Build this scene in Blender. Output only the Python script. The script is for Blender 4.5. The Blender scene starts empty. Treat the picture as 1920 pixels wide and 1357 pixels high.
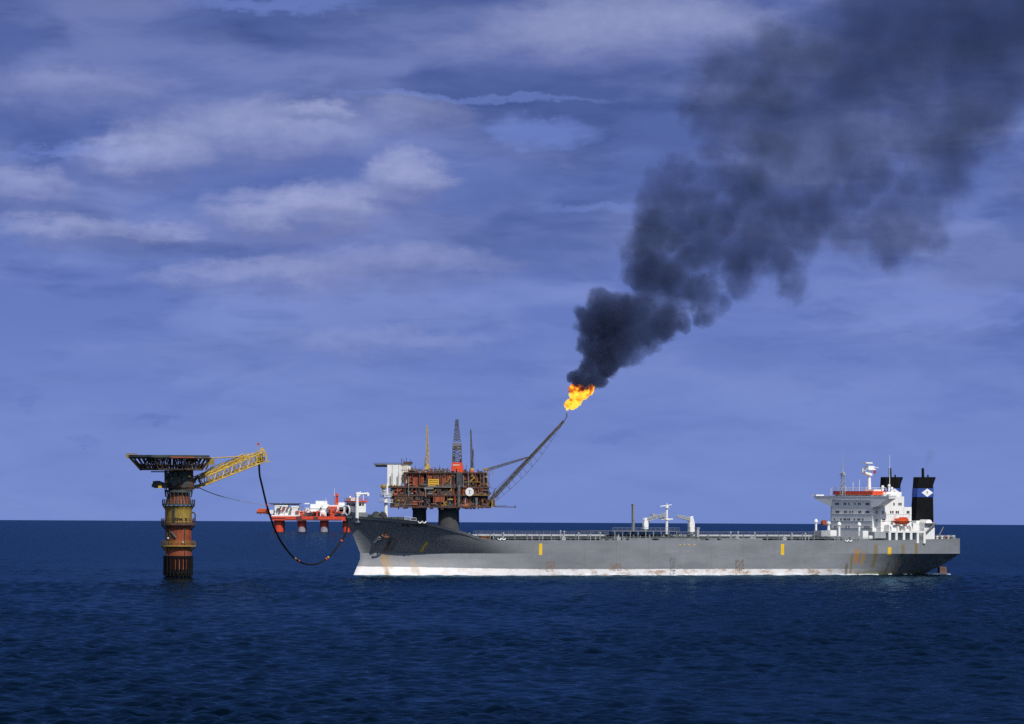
import bpy, bmesh, math, random
import numpy as np
from mathutils import Vector, Matrix

random.seed(7)
sc = bpy.context.scene
col = sc.collection
R = math.radians

# ------------------------------------------------------------------ camera
CAM_H, EARTH, FOC = 26.0, 7.4e6, 16000.0      # eye height, earth radius with refraction, focal length in photo pixels
PITCH, ROLL = 0.016088, 0.00484
fw = np.array([0, math.cos(PITCH), math.sin(PITCH)])
up0 = np.array([0, -math.sin(PITCH), math.cos(PITCH)])
ex = np.array([1.0, 0, 0])
cr = ex * math.cos(ROLL) + up0 * math.sin(ROLL)
cu = up0 * math.cos(ROLL) - ex * math.sin(ROLL)
eye = np.array([0, 0, CAM_H])
cam = bpy.data.objects.new('camera', bpy.data.cameras.new('camera'))
col.objects.link(cam)
cam.data.lens, cam.data.sensor_width = 300.0, 36.0
cam.data.clip_start, cam.data.clip_end = 1.0, 80000.0
m = Matrix.Identity(4)
for i in range(3):
    m[i][0], m[i][1], m[i][2], m[i][3] = cr[i], cu[i], -fw[i], eye[i]
cam.matrix_world = m
sc.camera = cam


def at(px, py, Y):
    """The point at depth Y seen at photo pixel (px, py)."""
    d = fw + cr * (px - 960) / FOC - cu * (py - 678.5) / FOC
    return eye + d * (Y / d[1])


def proj(p):
    q = np.array(p) - eye
    w = q @ fw
    return 960 + FOC * (q @ cr) / w, 678.5 - FOC * (q @ cu) / w


def sea_z(x, y):
    return -(x * x + y * y) / (2 * EARTH)


# ------------------------------------------------------------------ node helper
class NB:
    def __init__(self, tree):
        self.t = tree

    def node(self, kind, **kw):
        n = self.t.nodes.new(kind)
        for k, v in kw.items():
            setattr(n, k, v)
        return n

    def put(self, sock, v):
        if isinstance(v, V):
            self.t.links.new(v.s, sock)
        elif v is not None:
            if isinstance(v, (tuple, list)) and sock.type == 'RGBA' and len(v) == 3:
                v = (*v, 1)
            sock.default_value = v

    def math(self, op, a, b=None, c=None, clamp=False):
        n = self.node('ShaderNodeMath', operation=op, use_clamp=clamp)
        for i, v in enumerate((a, b, c)):
            if v is not None:
                self.put(n.inputs[i], v)
        return V(self, n.outputs[0])

    def vmath(self, op, a, b=None, out=0):
        n = self.node('ShaderNodeVectorMath', operation=op)
        self.put(n.inputs[0], a)
        if b is not None:
            self.put(n.inputs[3 if op == 'SCALE' else 1], b)
        return V(self, n.outputs[out])

    def noise(self, vec, scale=1.0, detail=4.0, rough=0.5, color=False, dist=0.0):
        n = self.node('ShaderNodeTexNoise')
        self.put(n.inputs['Vector'], vec)
        n.inputs['Scale'].default_value = scale
        n.inputs['Detail'].default_value = detail
        n.inputs['Roughness'].default_value = rough
        n.inputs['Distortion'].default_value = dist
        return V(self, n.outputs['Color' if color else 'Fac'])

    def smooth(self, v, a, b, o0=0.0, o1=1.0):
        n = self.node('ShaderNodeMapRange', interpolation_type='SMOOTHSTEP')
        self.put(n.inputs[0], v)
        for i, x in ((1, a), (2, b), (3, o0), (4, o1)):
            self.put(n.inputs[i], x)
        return V(self, n.outputs[0])

    def mix(self, f, a, b, mode='MIX'):
        n = self.node('ShaderNodeMix', data_type='RGBA', blend_type=mode)
        self.put(n.inputs[0], f)
        self.put(n.inputs[6], a)
        self.put(n.inputs[7], b)
        return V(self, n.outputs[2])

    def sep(self, vec):
        n = self.node('ShaderNodeSeparateXYZ')
        self.put(n.inputs[0], vec)
        return [V(self, o) for o in n.outputs]

    def comb(self, x, y, z):
        n = self.node('ShaderNodeCombineXYZ')
        for i, v in enumerate((x, y, z)):
            self.put(n.inputs[i], v)
        return V(self, n.outputs[0])

    def ramp(self, f, stops, interp='LINEAR'):
        n = self.node('ShaderNodeValToRGB')
        n.color_ramp.interpolation = interp
        el = n.color_ramp.elements
        while len(el) < len(stops):
            el.new(0.5)
        for e, (p, c) in zip(el, stops):
            e.position = p
            e.color = (*c, 1)
        self.put(n.inputs[0], f)
        return V(self, n.outputs[0])

    def coord(self, which='Object'):
        return V(self, self.node('ShaderNodeTexCoord').outputs[which])


class V:
    def __init__(self, nb, s):
        self.nb, self.s = nb, s

    def __add__(self, o): return self.nb.math('ADD', self, o)
    def __radd__(self, o): return self.nb.math('ADD', o, self)
    def __sub__(self, o): return self.nb.math('SUBTRACT', self, o)
    def __rsub__(self, o): return self.nb.math('SUBTRACT', o, self)
    def __mul__(self, o): return self.nb.math('MULTIPLY', self, o)
    def __rmul__(self, o): return self.nb.math('MULTIPLY', o, self)
    def __truediv__(self, o): return self.nb.math('DIVIDE', self, o)
    def abs(self): return self.nb.math('ABSOLUTE', self)
    def max(self, o): return self.nb.math('MAXIMUM', self, o)
    def min(self, o): return self.nb.math('MINIMUM', self, o)


# ------------------------------------------------------------------ sky and sun
SUN_AZ, SUN_EL = 152.0, 46.0          # clockwise from the view direction (+Y); the sun stands behind the camera to the right
sx, sy, sz = math.sin(R(SUN_AZ)) * math.cos(R(SUN_EL)), math.cos(R(SUN_AZ)) * math.cos(R(SUN_EL)), math.sin(R(SUN_EL))
sun = bpy.data.objects.new('sun', bpy.data.lights.new('sun', 'SUN'))
col.objects.link(sun)
sun.data.energy = 4.6
sun.data.angle = R(0.5)
sun.data.color = (1.0, 0.965, 0.90)
sun.rotation_euler = Vector((-sx, -sy, -sz)).to_track_quat('-Z', 'Y').to_euler()
sun.location = (0, 0, 500)

world = bpy.data.worlds.new('World')
sc.world = world
world.use_nodes = True
wt = world.node_tree
wt.nodes.clear()
nb = NB(wt)
skyn = nb.node('ShaderNodeTexSky', sky_type='NISHITA')
skyn.sun_disc = False
skyn.sun_elevation = R(SUN_EL)
skyn.sun_rotation = R(SUN_AZ)
skyn.altitude = 20
skyn.ozone_density = 2.0
dirv = nb.coord('Generated')
dx, dy, dz = nb.sep(dirv)
elev = dz
# a high sheet of blue altostratus fills the sky near the horizon and thins out towards the zenith
K = 10.0
base = nb.ramp(nb.math('MULTIPLY', elev.max(0.0), 5.0, clamp=True),
               [(0.0, (0.205, 0.298, 0.71)), (0.05, (0.188, 0.280, 0.69)), (0.12, (0.148, 0.224, 0.61)), (0.22, (0.108, 0.167, 0.485)),
                (0.30, (0.088, 0.135, 0.40)), (0.6, (0.055, 0.10, 0.29)), (1.0, (0.05, 0.10, 0.27))])
warp = nb.noise(nb.comb(dx * 55.0, dy * 55.0, dz * 150.0), 1.0, 3.0, 0.5, color=True)
pos = nb.vmath('ADD', nb.comb(dx * 60.0, dy * 60.0, dz * 210.0), nb.vmath('SCALE', warp, 0.9))
n1 = nb.noise(pos, 0.7, 6.0, 0.52)
n2 = nb.noise(nb.vmath('ADD', nb.comb(dx * 150.0, dy * 150.0, dz * 620.0), nb.vmath('SCALE', warp, 1.5)), 0.6, 5.0, 0.55)
fine = nb.noise(nb.comb(dx * 420.0, dy * 420.0, dz * 640.0), 1.0, 5.0, 0.6)
hi = nb.smooth(elev, 0.004, 0.03)
lil = nb.smooth(n1, 0.40, 0.66) * (0.26 + 0.74 * hi)
sheet = nb.mix(lil, base, nb.vmath('ADD', base, (0.085, 0.088, 0.108)))
n3 = nb.noise(nb.vmath('ADD', nb.comb(dx * 42.0, dy * 42.0, dz * 190.0), nb.vmath('SCALE', warp, 1.2)), 0.55, 5.0, 0.5)
sheet = nb.mix(nb.smooth(n3, 0.46, 0.68) * hi * 0.75, sheet, nb.vmath('MULTIPLY', sheet, (0.70, 0.72, 0.76)))
drk = nb.smooth(n2, 0.48, 0.75) * (0.25 + 0.55 * hi)
sheet = nb.mix(drk, sheet, nb.vmath('MULTIPLY', sheet, (0.66, 0.72, 0.82)))
# the cumulus banks, each at its own bearing and height above the horizon
uu = dx / dy.max(0.2)
vv = dz / dy.max(0.2)
fw_ = nb.comb(dx * 330.0, dy * 330.0, dz * 420.0)
f1_, f2_, f3_ = nb.sep(nb.noise(fw_, 1.0, 5.0, 0.62, color=True))
uw = uu + (nb.noise(pos, 1.7, 5.0, 0.6) - 0.5) * 0.009 + (f1_ - 0.5) * 0.0040
vw = vv + (nb.noise(nb.vmath('ADD', pos, (9.1, 3.3, 5.7)), 1.7, 5.0, 0.6) - 0.5) * 0.0045 + (f2_ - 0.5) * 0.0030


def puff(px, py, rx, ry, s, sharp=0.0):
    d = at(px, py, 1000.0) - eye
    a = (uw - float(d[0] / 1000)) * (FOC / rx)
    b = (vw - float(d[2] / 1000)) * (FOC / ry)
    # second value puts light tops and shaded undersides into the cloud colour
    return nb.smooth(a * a + b * b, sharp, 1.25, s, 0.0), nb.smooth(b, -0.75, 0.45)


banks = [(550, 402, 190, 60, .75), (640, 378, 105, 58, .6), (762, 338, 84, 68, .74), (470, 255, 260, 76, .55), (270, 300, 150, 62, .62),
         (590, 205, 95, 28, .6), (140, 435, 170, 38, .5), (325, 440, 70, 30, .42), (40, 355, 110, 48, .5), (790, 220, 110, 46, .34),
         (470, 525, 240, 38, .42), (740, 500, 260, 48, .36), (720, 645, 240, 34, .22), (1200, 60, 330, 80, .5), (120, 180, 260, 60, .3),
         (1010, 95, 240, 50, .25)]
bl = None
for bk in [(1010, 250, 130, 34, .55), (180, 285, 200, 16, .45), (900, 180, 300, 10, .4), (1150, 390, 180, 14, .35), (500, 10, 200, 18, .45),
           (1780, 560, 260, 12, .3), (1800, 600, 240, 10, .3)]:
    q = puff(*bk)[0]
    bl = q if bl is None else bl.max(q)
sheet = nb.mix(bl, sheet, (0.215, 0.315, 0.80))
for bk in banks:
    q, lit = puff(*bk)
    q = nb.math('MULTIPLY', q * (0.70 + 0.6 * fine), 0.92, clamp=True)
    sheet = nb.mix(q, sheet, nb.mix(lit * (0.55 + 0.75 * f3_), (0.160, 0.200, 0.48), (0.50, 0.54, 0.85)))
dk = None
for bk in [(288, 790, 62, 11, .5), (158, 825, 36, 9, .35), (55, 752, 32, 8, .35), (1150, 820, 60, 12, .3), (620, 470, 260, 26, .35), (470, 350, 330, 30, .3), (1590, 670, 60, 9, .3)]:
    q = puff(*bk)[0]
    dk = q if dk is None else dk.max(q)
sheet = nb.mix(dk, sheet, nb.vmath('MULTIPLY', sheet, (0.68, 0.74, 0.86)))
# unseen bright cloud added above and behind the camera, as fill light
over = nb.noise(nb.comb(dx * 5.0, dy * 5.0, dz * 7.0), 1.0, 5.0, 0.55)
sheet = nb.mix(nb.smooth(elev, 0.10, 0.42) * nb.smooth(dy, -0.15, 0.35, 1.0, 0.0) * nb.smooth(over, 0.36, 0.60, 0.35, 1.0), sheet, (0.78, 0.79, 0.83))
cover = nb.smooth(elev, 0.15, 0.9, 0.97, 0.55)
skyc = nb.mix(1.0, V(nb, skyn.outputs[0]), (0.80, 0.90, 1.15), 'MULTIPLY')
final = nb.mix(cover, skyc, nb.vmath('SCALE', sheet, 10.0))
bg = nb.node('ShaderNodeBackground')
nb.put(bg.inputs[0], final)
bg.inputs[1].default_value = 0.10
wo = nb.node('ShaderNodeOutputWorld')
wt.links.new(bg.outputs[0], wo.inputs[0])

sc.view_settings.view_transform = 'Standard'
sc.view_settings.look = 'None'
sc.view_settings.gamma = 1.0
sc.view_settings.use_curve_mapping = False
sc.view_settings.exposure = -0.25
sc.render.engine = 'CYCLES'
sc.cycles.use_adaptive_sampling = True
sc.cycles.adaptive_threshold = 0.02
sc.cycles.sample_clamp_direct = 6.0
sc.cycles.sample_clamp_indirect = 3.0
sc.cycles.max_bounces = 6
sc.cycles.diffuse_bounces = 2
sc.cycles.glossy_bounces = 2
sc.cycles.transparent_max_bounces = 16
sc.cycles.volume_bounces = 0
sc.cycles.volume_max_steps = 256
sc.cycles.use_denoising = False
sc.cycles.pixel_filter_type = 'BLACKMAN_HARRIS'
sc.cycles.filter_width = 1.5


# ------------------------------------------------------------------ mesh builder
class MB:
    """Collects boxes, tubes and lathes; build() links them as ONE mesh object. tf maps builder coordinates to local ones."""

    def __init__(self, tf=None):
        self.v, self.f, self.tf, self.k, self.mi = [], [], tf, 0, []

    def add(self, vs, fs):
        b = len(self.v)
        self.v += [tuple(float(c) for c in p) for p in vs]
        self.f += [tuple(b + i for i in f) for f in fs]
        self.mi += [self.k] * len(fs)
        return self

    def box(self, x0, x1, y0, y1, z0, z1):
        return self.add([(x0, y0, z0), (x1, y0, z0), (x1, y1, z0), (x0, y1, z0), (x0, y0, z1), (x1, y0, z1), (x1, y1, z1), (x0, y1, z1)],
                        [(0, 3, 2, 1), (4, 5, 6, 7), (0, 1, 5, 4), (1, 2, 6, 5), (2, 3, 7, 6), (3, 0, 4, 7)])

    def tube(self, a, b, r, n=6, r1=None):
        a, b = np.array(a, float), np.array(b, float)
        r1 = r if r1 is None else r1
        d = b - a
        L = np.linalg.norm(d)
        if L < 1e-6:
            return self
        d /= L
        h = np.array([0, 0, 1.0]) if abs(d[2]) < 0.9 else np.array([1.0, 0, 0])
        u = np.cross(d, h)
        u /= np.linalg.norm(u)
        w = np.cross(d, u)
        vs = []
        for c, rr in ((a, r), (b, r1)):
            for k in range(n):
                t = 2 * math.pi * k / n
                vs.append(c + u * rr * math.cos(t) + w * rr * math.sin(t))
        fs = [(k, (k + 1) % n, n + (k + 1) % n, n + k) for k in range(n)]
        fs += [tuple(range(n - 1, -1, -1)), tuple(range(n, 2 * n))]
        return self.add(vs, fs)

    def path(self, pts, r, n=8):
        for a, b in zip(pts[:-1], pts[1:]):
            self.tube(a, b, r, n)
        return self

    def hose(self, pts, r, n=10):
        pts = [np.array(p, float) for p in pts]
        vs, fs = [], []
        for i, p in enumerate(pts):
            d = pts[min(i + 1, len(pts) - 1)] - pts[max(i - 1, 0)]
            d /= np.linalg.norm(d)
            h = np.array([0, 1.0, 0.1])
            u = np.cross(d, h)
            u /= np.linalg.norm(u)
            w = np.cross(d, u)
            for k in range(n):
                t = 2 * math.pi * k / n
                vs.append(p + u * r * math.cos(t) + w * r * math.sin(t))
        for i in range(len(pts) - 1):
            for k in range(n):
                fs.append((i * n + k, i * n + (k + 1) % n, (i + 1) * n + (k + 1) % n, (i + 1) * n + k))
        return self.add(vs, fs)

    def lathe(self, prof, n=32, c=(0, 0, 0)):
        vs, fs = [], []
        for r, z in prof:
            for k in range(n):
                t = 2 * math.pi * k / n
                vs.append((c[0] + r * math.cos(t), c[1] + r * math.sin(t), c[2] + z))
        for i in range(len(prof) - 1):
            for k in range(n):
                fs.append((i * n + k, i * n + (k + 1) % n, (i + 1) * n + (k + 1) % n, (i + 1) * n + k))
        if prof[0][0] > 1e-6:
            fs.append(tuple(range(n - 1, -1, -1)))
        if prof[-1][0] > 1e-6:
            fs.append(tuple((len(prof) - 1) * n + k for k in range(n)))
        return self.add(vs, fs)

    def prism(self, poly, d0, d1, axis='y'):
        """poly of (a, b) pairs swept along an axis: axis y -> (a, d, b); axis x -> (d, a, b); axis z -> (a, b, d)."""
        n = len(poly)
        f = {'y': lambda a, b, d: (a, d, b), 'x': lambda a, b, d: (d, a, b), 'z': lambda a, b, d: (a, b, d)}[axis]
        vs = [f(a, b, d0) for a, b in poly] + [f(a, b, d1) for a, b in poly]
        fs = [(k, (k + 1) % n, n + (k + 1) % n, n + k) for k in range(n)] + [tuple(range(n - 1, -1, -1)), tuple(range(n, 2 * n))]
        return self.add(vs, fs)

    def truss(self, a, b, w0, h0, w1, h1, n, r, rd=None, side=(0, 1, 0)):
        """four-chord lattice from a to b; w across 'side', h across the other normal."""
        a, b = np.array(a, float), np.array(b, float)
        rd = rd or r * 0.6
        d = (b - a) / np.linalg.norm(b - a)
        s = np.array(side, float)
        s = s - d * (s @ d)
        s /= np.linalg.norm(s)
        h = np.cross(d, s)
        secs = []
        for i in range(n + 1):
            t = i / n
            c = a + (b - a) * t
            w, hh = w0 + (w1 - w0) * t, h0 + (h1 - h0) * t
            secs.append([c + s * w * i1 / 2 + h * hh * i2 / 2 for i1, i2 in ((-1, -1), (1, -1), (1, 1), (-1, 1))])
        for i in range(n):
            for k in range(4):
                self.tube(secs[i][k], secs[i + 1][k], r, 5)
                k2 = (k + 1) % 4
                if i % 2 == 0:
                    self.tube(secs[i][k], secs[i + 1][k2], rd, 4)
                else:
                    self.tube(secs[i][k2], secs[i + 1][k], rd, 4)
                self.tube(secs[i + 1][k], secs[i + 1][k2], rd, 4)
        return self

    def rail(self, pts, h=1.1, r=0.05, step=2.5):
        for a, b in zip(pts[:-1], pts[1:]):
            a, b = np.array(a, float), np.array(b, float)
            n = max(1, int(np.linalg.norm(b - a) / step))
            for q in (1.0, 0.55):
                self.tube(a + (0, 0, h * q), b + (0, 0, h * q), r, 4)
            for i in range(n + 1):
                p = a + (b - a) * i / n
                self.tube(p, p + (0, 0, h), r, 4)
        return self

    def build(self, name, mat, parent=None, smooth=False, loc=None):
        vs = [self.tf(*p) for p in self.v] if self.tf else self.v
        me = bpy.data.meshes.new(name)
        me.from_pydata([tuple(map(float, p)) for p in vs], [], self.f)
        bm = bmesh.new()
        bm.from_mesh(me)
        bmesh.ops.recalc_face_normals(bm, faces=bm.faces)
        if smooth:
            for f in bm.faces:
                f.smooth = True
            for e in bm.edges:
                if len(e.link_faces) == 2 and e.calc_face_angle(0) > R(32):
                    e.smooth = False
        bm.to_mesh(me)
        bm.free()
        for x in (mat if isinstance(mat, list) else [mat]):
            me.materials.append(x)
        if isinstance(mat, list):
            me.polygons.foreach_set('material_index', self.mi)
        o = bpy.data.objects.new(name, me)
        col.objects.link(o)
        if parent is not None:
            o.parent = parent
        if loc is not None:
            o.location = loc
        return o


def empty(name, loc, rz=0.0):
    o = bpy.data.objects.new(name, None)
    col.objects.link(o)
    o.location = [float(c) for c in loc]
    o.rotation_euler = (0, 0, rz)
    o.empty_display_size = 2
    return o


def tag(o, label=None, cat=None, group=None, kind=None):
    for k, v in (('label', label), ('category', cat), ('group', group), ('kind', kind)):
        if v:
            o[k] = v
    return o


def copy_part(o, parent, loc):
    c = o.copy()
    col.objects.link(c)
    c.parent = parent
    c.location = loc
    return c


def text_mesh(body, size, name, offset=0.0):
    """Lettering as mesh vertices in a plane (x right, y up), centred on its width."""
    cu_ = bpy.data.curves.new(name, 'FONT')
    cu_.body, cu_.size, cu_.align_x, cu_.offset = body, size, 'CENTER', offset
    cu_.resolution_u = 3
    o = bpy.data.objects.new(name, cu_)
    col.objects.link(o)
    dg = bpy.context.evaluated_depsgraph_get()
    me = bpy.data.meshes.new_from_object(o.evaluated_get(dg))
    vs = [tuple(v.co) for v in me.vertices]
    fs = [tuple(p.vertices) for p in me.polygons]
    bpy.data.objects.remove(o)
    bpy.data.curves.remove(cu_)
    bpy.data.meshes.remove(me)
    return vs, fs


# ------------------------------------------------------------------ materials
MATS = {}


def paint(name, c, rough=0.55, metal=0.0, var=0.25, scale=0.35, rust=0.0, rustc=(0.13, 0.05, 0.02), streak=0.0, spec=0.5):
    """Weathered marine paint: patchy tone, vertical run-off streaks and rust blooms."""
    if name in MATS:
        return MATS[name]
    m_ = bpy.data.materials.new(name)
    m_.use_nodes = True
    t = m_.node_tree
    t.nodes.clear()
    n = NB(t)
    bs = n.node('ShaderNodeBsdfPrincipled')
    out = n.node('ShaderNodeOutputMaterial')
    t.links.new(bs.outputs[0], out.inputs[0])
    p = n.coord('Object')
    a = n.noise(p, scale, 5.0, 0.6)
    cc = n.mix(n.smooth(a, 0.3, 0.7), tuple(x * (1 - var) for x in c), tuple(min(1, x * (1 + var * 0.6)) for x in c))
    if streak or rust:
        x, y, z = n.sep(p)
        s = n.noise(n.comb(x * 1.3, y * 1.3, z * 0.10), 1.0, 4.0, 0.6)
        if streak:
            cc = n.mix(n.smooth(s, 0.5, 0.75, 0.0, streak), cc, tuple(x_ * 0.45 for x_ in c))
        if rust:
            rb = n.noise(n.comb(x * 0.9, y * 0.9, z * 0.25), 1.0, 6.0, 0.7)
            cc = n.mix(n.smooth(rb, 0.55, 0.72, 0.0, rust), cc, rustc)
    n.put(bs.inputs['Base Color'], cc)
    n.put(bs.inputs['Roughness'], n.smooth(a, 0.2, 0.8, rough - 0.1, rough + 0.15))
    bs.inputs['Metallic'].default_value = metal
    bs.inputs['Specular IOR Level'].default_value = spec
    MATS[name] = m_
    return m_


WHITE = paint('white_paint', (0.80, 0.80, 0.78), 0.45, var=0.05, rust=0.10, rustc=(0.45, 0.30, 0.18), streak=0.08)
WHITE_OLD = paint('weathered_white_paint', (0.72, 0.68, 0.60), 0.5, var=0.12, rust=0.35, rustc=(0.35, 0.2, 0.12), streak=0.2)
GREY = paint('deck_grey_paint', (0.20, 0.215, 0.235), 0.55, var=0.2, rust=0.2, streak=0.2)
LGREY = paint('light_grey_paint', (0.36, 0.38, 0.40), 0.5, var=0.15, rust=0.1)
DGREY = paint('dark_steel', (0.05, 0.055, 0.06), 0.6, var=0.3, rust=0.3, rustc=(0.06, 0.03, 0.02))
DGREEN = paint('dark_green_deck', (0.045, 0.06, 0.055), 0.6, var=0.3, rust=0.4, rustc=(0.10, 0.06, 0.03))
BLACK = paint('black_paint', (0.006, 0.006, 0.007), 0.6, var=0.3, spec=0.15)
RUBBER = paint('black_rubber', (0.010, 0.011, 0.012), 0.7, var=0.3, spec=0.2)
BLUE = paint('blue_band_paint', (0.035, 0.075, 0.32), 0.45, var=0.1)
ORANGE = paint('orange_paint', (0.62, 0.095, 0.018), 0.45, var=0.12, rust=0.15, rustc=(0.35, 0.06, 0.02), streak=0.15)
REDOR = paint('signal_red_paint', (0.68, 0.075, 0.02), 0.45, var=0.1, streak=0.15)
YELLOW = paint('yellow_paint', (0.56, 0.37, 0.04), 0.5, var=0.15, rust=0.3, rustc=(0.28, 0.14, 0.03))
OCHRE = paint('faded_yellow_paint', (0.30, 0.20, 0.035), 0.55, var=0.25, rust=0.4, rustc=(0.14, 0.07, 0.02), streak=0.3)
RED = paint('oxide_red_paint', (0.30, 0.066, 0.023), 0.6, var=0.3, rust=0.65, rustc=(0.09, 0.03, 0.018), streak=0.6)
BROWN = paint('rusty_brown_steel', (0.085, 0.042, 0.028), 0.65, var=0.45, rust=0.5, rustc=(0.16, 0.055, 0.02))
CONCRETE = paint('grey_concrete', (0.060, 0.060, 0.062), 0.8, var=0.25, scale=0.12, streak=0.4)
PORT = paint('cabin_window_glass', (0.055, 0.06, 0.07), 0.2, var=0.3)
GLASS = paint('dark_window_glass', (0.015, 0.018, 0.022), 0.15, var=0.2)
STEEL = paint('galvanised_steel', (0.11, 0.105, 0.11), 0.5, var=0.3, rust=0.3, rustc=(0.09, 0.05, 0.035))
PIPE = paint('pale_pipe_paint', (0.42, 0.44, 0.46), 0.5, var=0.15, rust=0.2)


# ------------------------------------------------------------------ sea
def sea_material():
    m_ = bpy.data.materials.new('sea_water')
    m_.use_nodes = True
    t = m_.node_tree
    t.nodes.clear()
    n = NB(t)
    df = n.node('ShaderNodeBsdfDiffuse')
    gl = n.node('ShaderNodeBsdfGlossy')
    fr = n.node('ShaderNodeFresnel')
    mx = n.node('ShaderNodeMixShader')
    out = n.node('ShaderNodeOutputMaterial')
    t.links.new(mx.outputs[0], out.inputs[0])
    t.links.new(df.outputs[0], mx.inputs[1])
    t.links.new(gl.outputs[0], mx.inputs[2])
    p = n.coord('Object')
    x, y, z = n.sep(p)
    big = n.noise(n.comb(x * 0.006, y * 0.0025, 0.0), 1.0, 4.0, 0.55)
    c = n.mix(n.smooth(big, 0.3, 0.7), (0.0004, 0.0026, 0.0052), (0.0007, 0.0034, 0.0080))
    n.put(df.inputs['Color'], c)
    gl.inputs['Roughness'].default_value = 0.10
    gl.inputs['Color'].default_value = (0.34, 0.64, 0.93, 1)
    fr.inputs['IOR'].default_value = 1.33
    # much of the glancing sheen is lost between ripples too small to model
    n.put(mx.inputs[0], V(n, fr.outputs[0]) * 0.44)
    h = n.noise(n.comb(x * 0.9, y * 0.55, 0.0), 1.0, 6.0, 0.62)
    bp = n.node('ShaderNodeBump')
    bp.inputs['Strength'].default_value = 1.0
    n.put(bp.inputs['Distance'], n.smooth(y, 1600.0, 5200.0, 0.02, 0.22))
    n.put(bp.inputs['Height'], h)
    for q in (df, gl, fr):
        t.links.new(bp.outputs[0], q.inputs['Normal'])
    return m_


def build_sea():
    rad = [0.0, 60.0, 200.0, 400.0, 600.0, 750.0]
    r = 860.0
    while r < 4300:
        rad.append(r)
        r += max(0.75, r * 0.0011)
    while r < 30000:
        rad.append(r)
        r *= 1.00115 if r < 9000 else 1.008
    rad = np.array(rad)
    wedge = R(13.0)
    inner = np.linspace(-R(4.1), R(4.1), 780)
    outer = np.linspace(R(4.1), wedge, 261)[1:]
    fan = np.concatenate([-outer[::-1], inner, outer])
    NW = len(fan)
    ang = np.concatenate([fan, np.linspace(wedge, 2 * math.pi - wedge, 72)[1:-1]])
    nr, na = len(rad), len(ang)
    rr, aa = np.meshgrid(rad, ang, indexing='ij')
    x, y = rr * np.sin(aa), rr * np.cos(aa)
    z = -(rr ** 2) / (2 * EARTH)
    # wind sea: a sum of short-crested wave trains
    rng = np.random.default_rng(11)
    i0, i1 = int(np.searchsorted(rad, 860)), int(np.searchsorted(rad, 11000))
    xs, ys = x[i0:i1, :NW].astype(np.float32), y[i0:i1, :NW].astype(np.float32)
    dr = np.gradient(rad)[i0:i1].astype(np.float32)[:, None]
    hz = np.zeros_like(xs)
    for k in range(130):
        lam = 1.1 * (11 / 1.1) ** rng.random()
        th = R(222) + rng.normal(0, R(46))
        kx, ky = 2 * math.pi / lam * math.cos(th), 2 * math.pi / lam * math.sin(th)
        amp = 0.0082 * lam * (1.0 if lam < 6 else (6 / lam) ** 1.1)
        ph = rng.random() * 6.283
        fade = np.clip((lam / dr - 1.6) / 1.6, 0, 1)
        w = np.sin(kx * xs + ky * ys + ph)
        hz += amp * fade * (w + 0.25 * (w * w - 0.5))
    gust = 0.75 + 0.35 * np.sin(xs * 0.021 + 1.3 * np.sin(ys * 0.006)) * np.sin(ys * 0.0043 + 0.7 * np.sin(xs * 0.013))
    gust = gust * (1 + 0.45 * np.sin(xs * 0.31 + 2.1 * np.sin(ys * 0.043)) * np.sin(ys * 0.062 + 1.7 * np.sin(xs * 0.17)))
    edge = np.clip(np.minimum(np.arange(NW), np.arange(NW - 1, -1, -1)) / 12.0, 0, 1)[None, :]
    far = np.clip((11000 - rad[i0:i1]) / 7000.0, 0, 1)[:, None]
    z[i0:i1, :NW] += hz * gust * edge * far
    co = np.stack([x, y, z], -1).reshape(-1, 3).astype(np.float32)
    i = np.arange(nr - 1)[:, None] * na
    j = np.arange(na)[None, :]
    j2 = (j + 1) % na
    quads = np.stack([i + j, i + na + j, i + na + j2, i + j2], -1).reshape(-1, 4)
    quads = quads[na:]                                   # innermost ring collapses to the point below the camera
    tri = np.stack([np.zeros(na, int), na + np.arange(na), na + (np.arange(na) + 1) % na], -1)
    me = bpy.data.meshes.new('sea')
    nq, nt = len(quads), len(tri)
    me.vertices.add(len(co))
    me.vertices.foreach_set('co', co.ravel())
    me.loops.add(nq * 4 + nt * 3)
    me.loops.foreach_set('vertex_index', np.concatenate([quads.ravel(), tri.ravel()]).astype(np.int32))
    me.polygons.add(nq + nt)
    me.polygons.foreach_set('loop_start', np.concatenate([np.arange(nq) * 4, nq * 4 + np.arange(nt) * 3]).astype(np.int32))
    me.polygons.foreach_set('use_smooth', np.ones(nq + nt, bool))
    me.update(calc_edges=True)
    me.validate()
    me.materials.append(sea_material())
    o = bpy.data.objects.new('sea', me)
    col.objects.link(o)
    # faces must look up
    if me.polygons[nq // 2].normal.z < 0:
        me.flip_normals()
    tag(o, 'choppy dark blue open sea reaching to the horizon', 'sea', kind='structure')


build_sea()

# ------------------------------------------------------------------ shuttle tanker
HEAD = R(35.0)
SA = np.array([math.cos(HEAD), math.sin(HEAD), 0])       # aft
SP = np.array([math.sin(HEAD), -math.cos(HEAD), 0])      # port, towards the camera
SB = np.array([-55.09, 2988.0, sea_z(-55.09, 2988.0)])   # stem at the waterline
BEAM, LEN = 21.0, 258.0


def ship(s, l, z):
    return SB + SA * s + SP * l + np.array([0, 0, z])


def S(px, lat=BEAM, z=13.0):
    a, b = -20.0, 300.0
    for _ in range(40):
        c = (a + b) / 2
        if proj(ship(c, lat, z))[0] < px:
            a = c
        else:
            b = c
    return a


def Z(py, s, lat=BEAM):
    a, b = -5.0, 90.0
    for _ in range(40):
        c = (a + b) / 2
        if proj(ship(s, lat, c))[1] > py:
            a = c
        else:
            b = c
    return a


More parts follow.
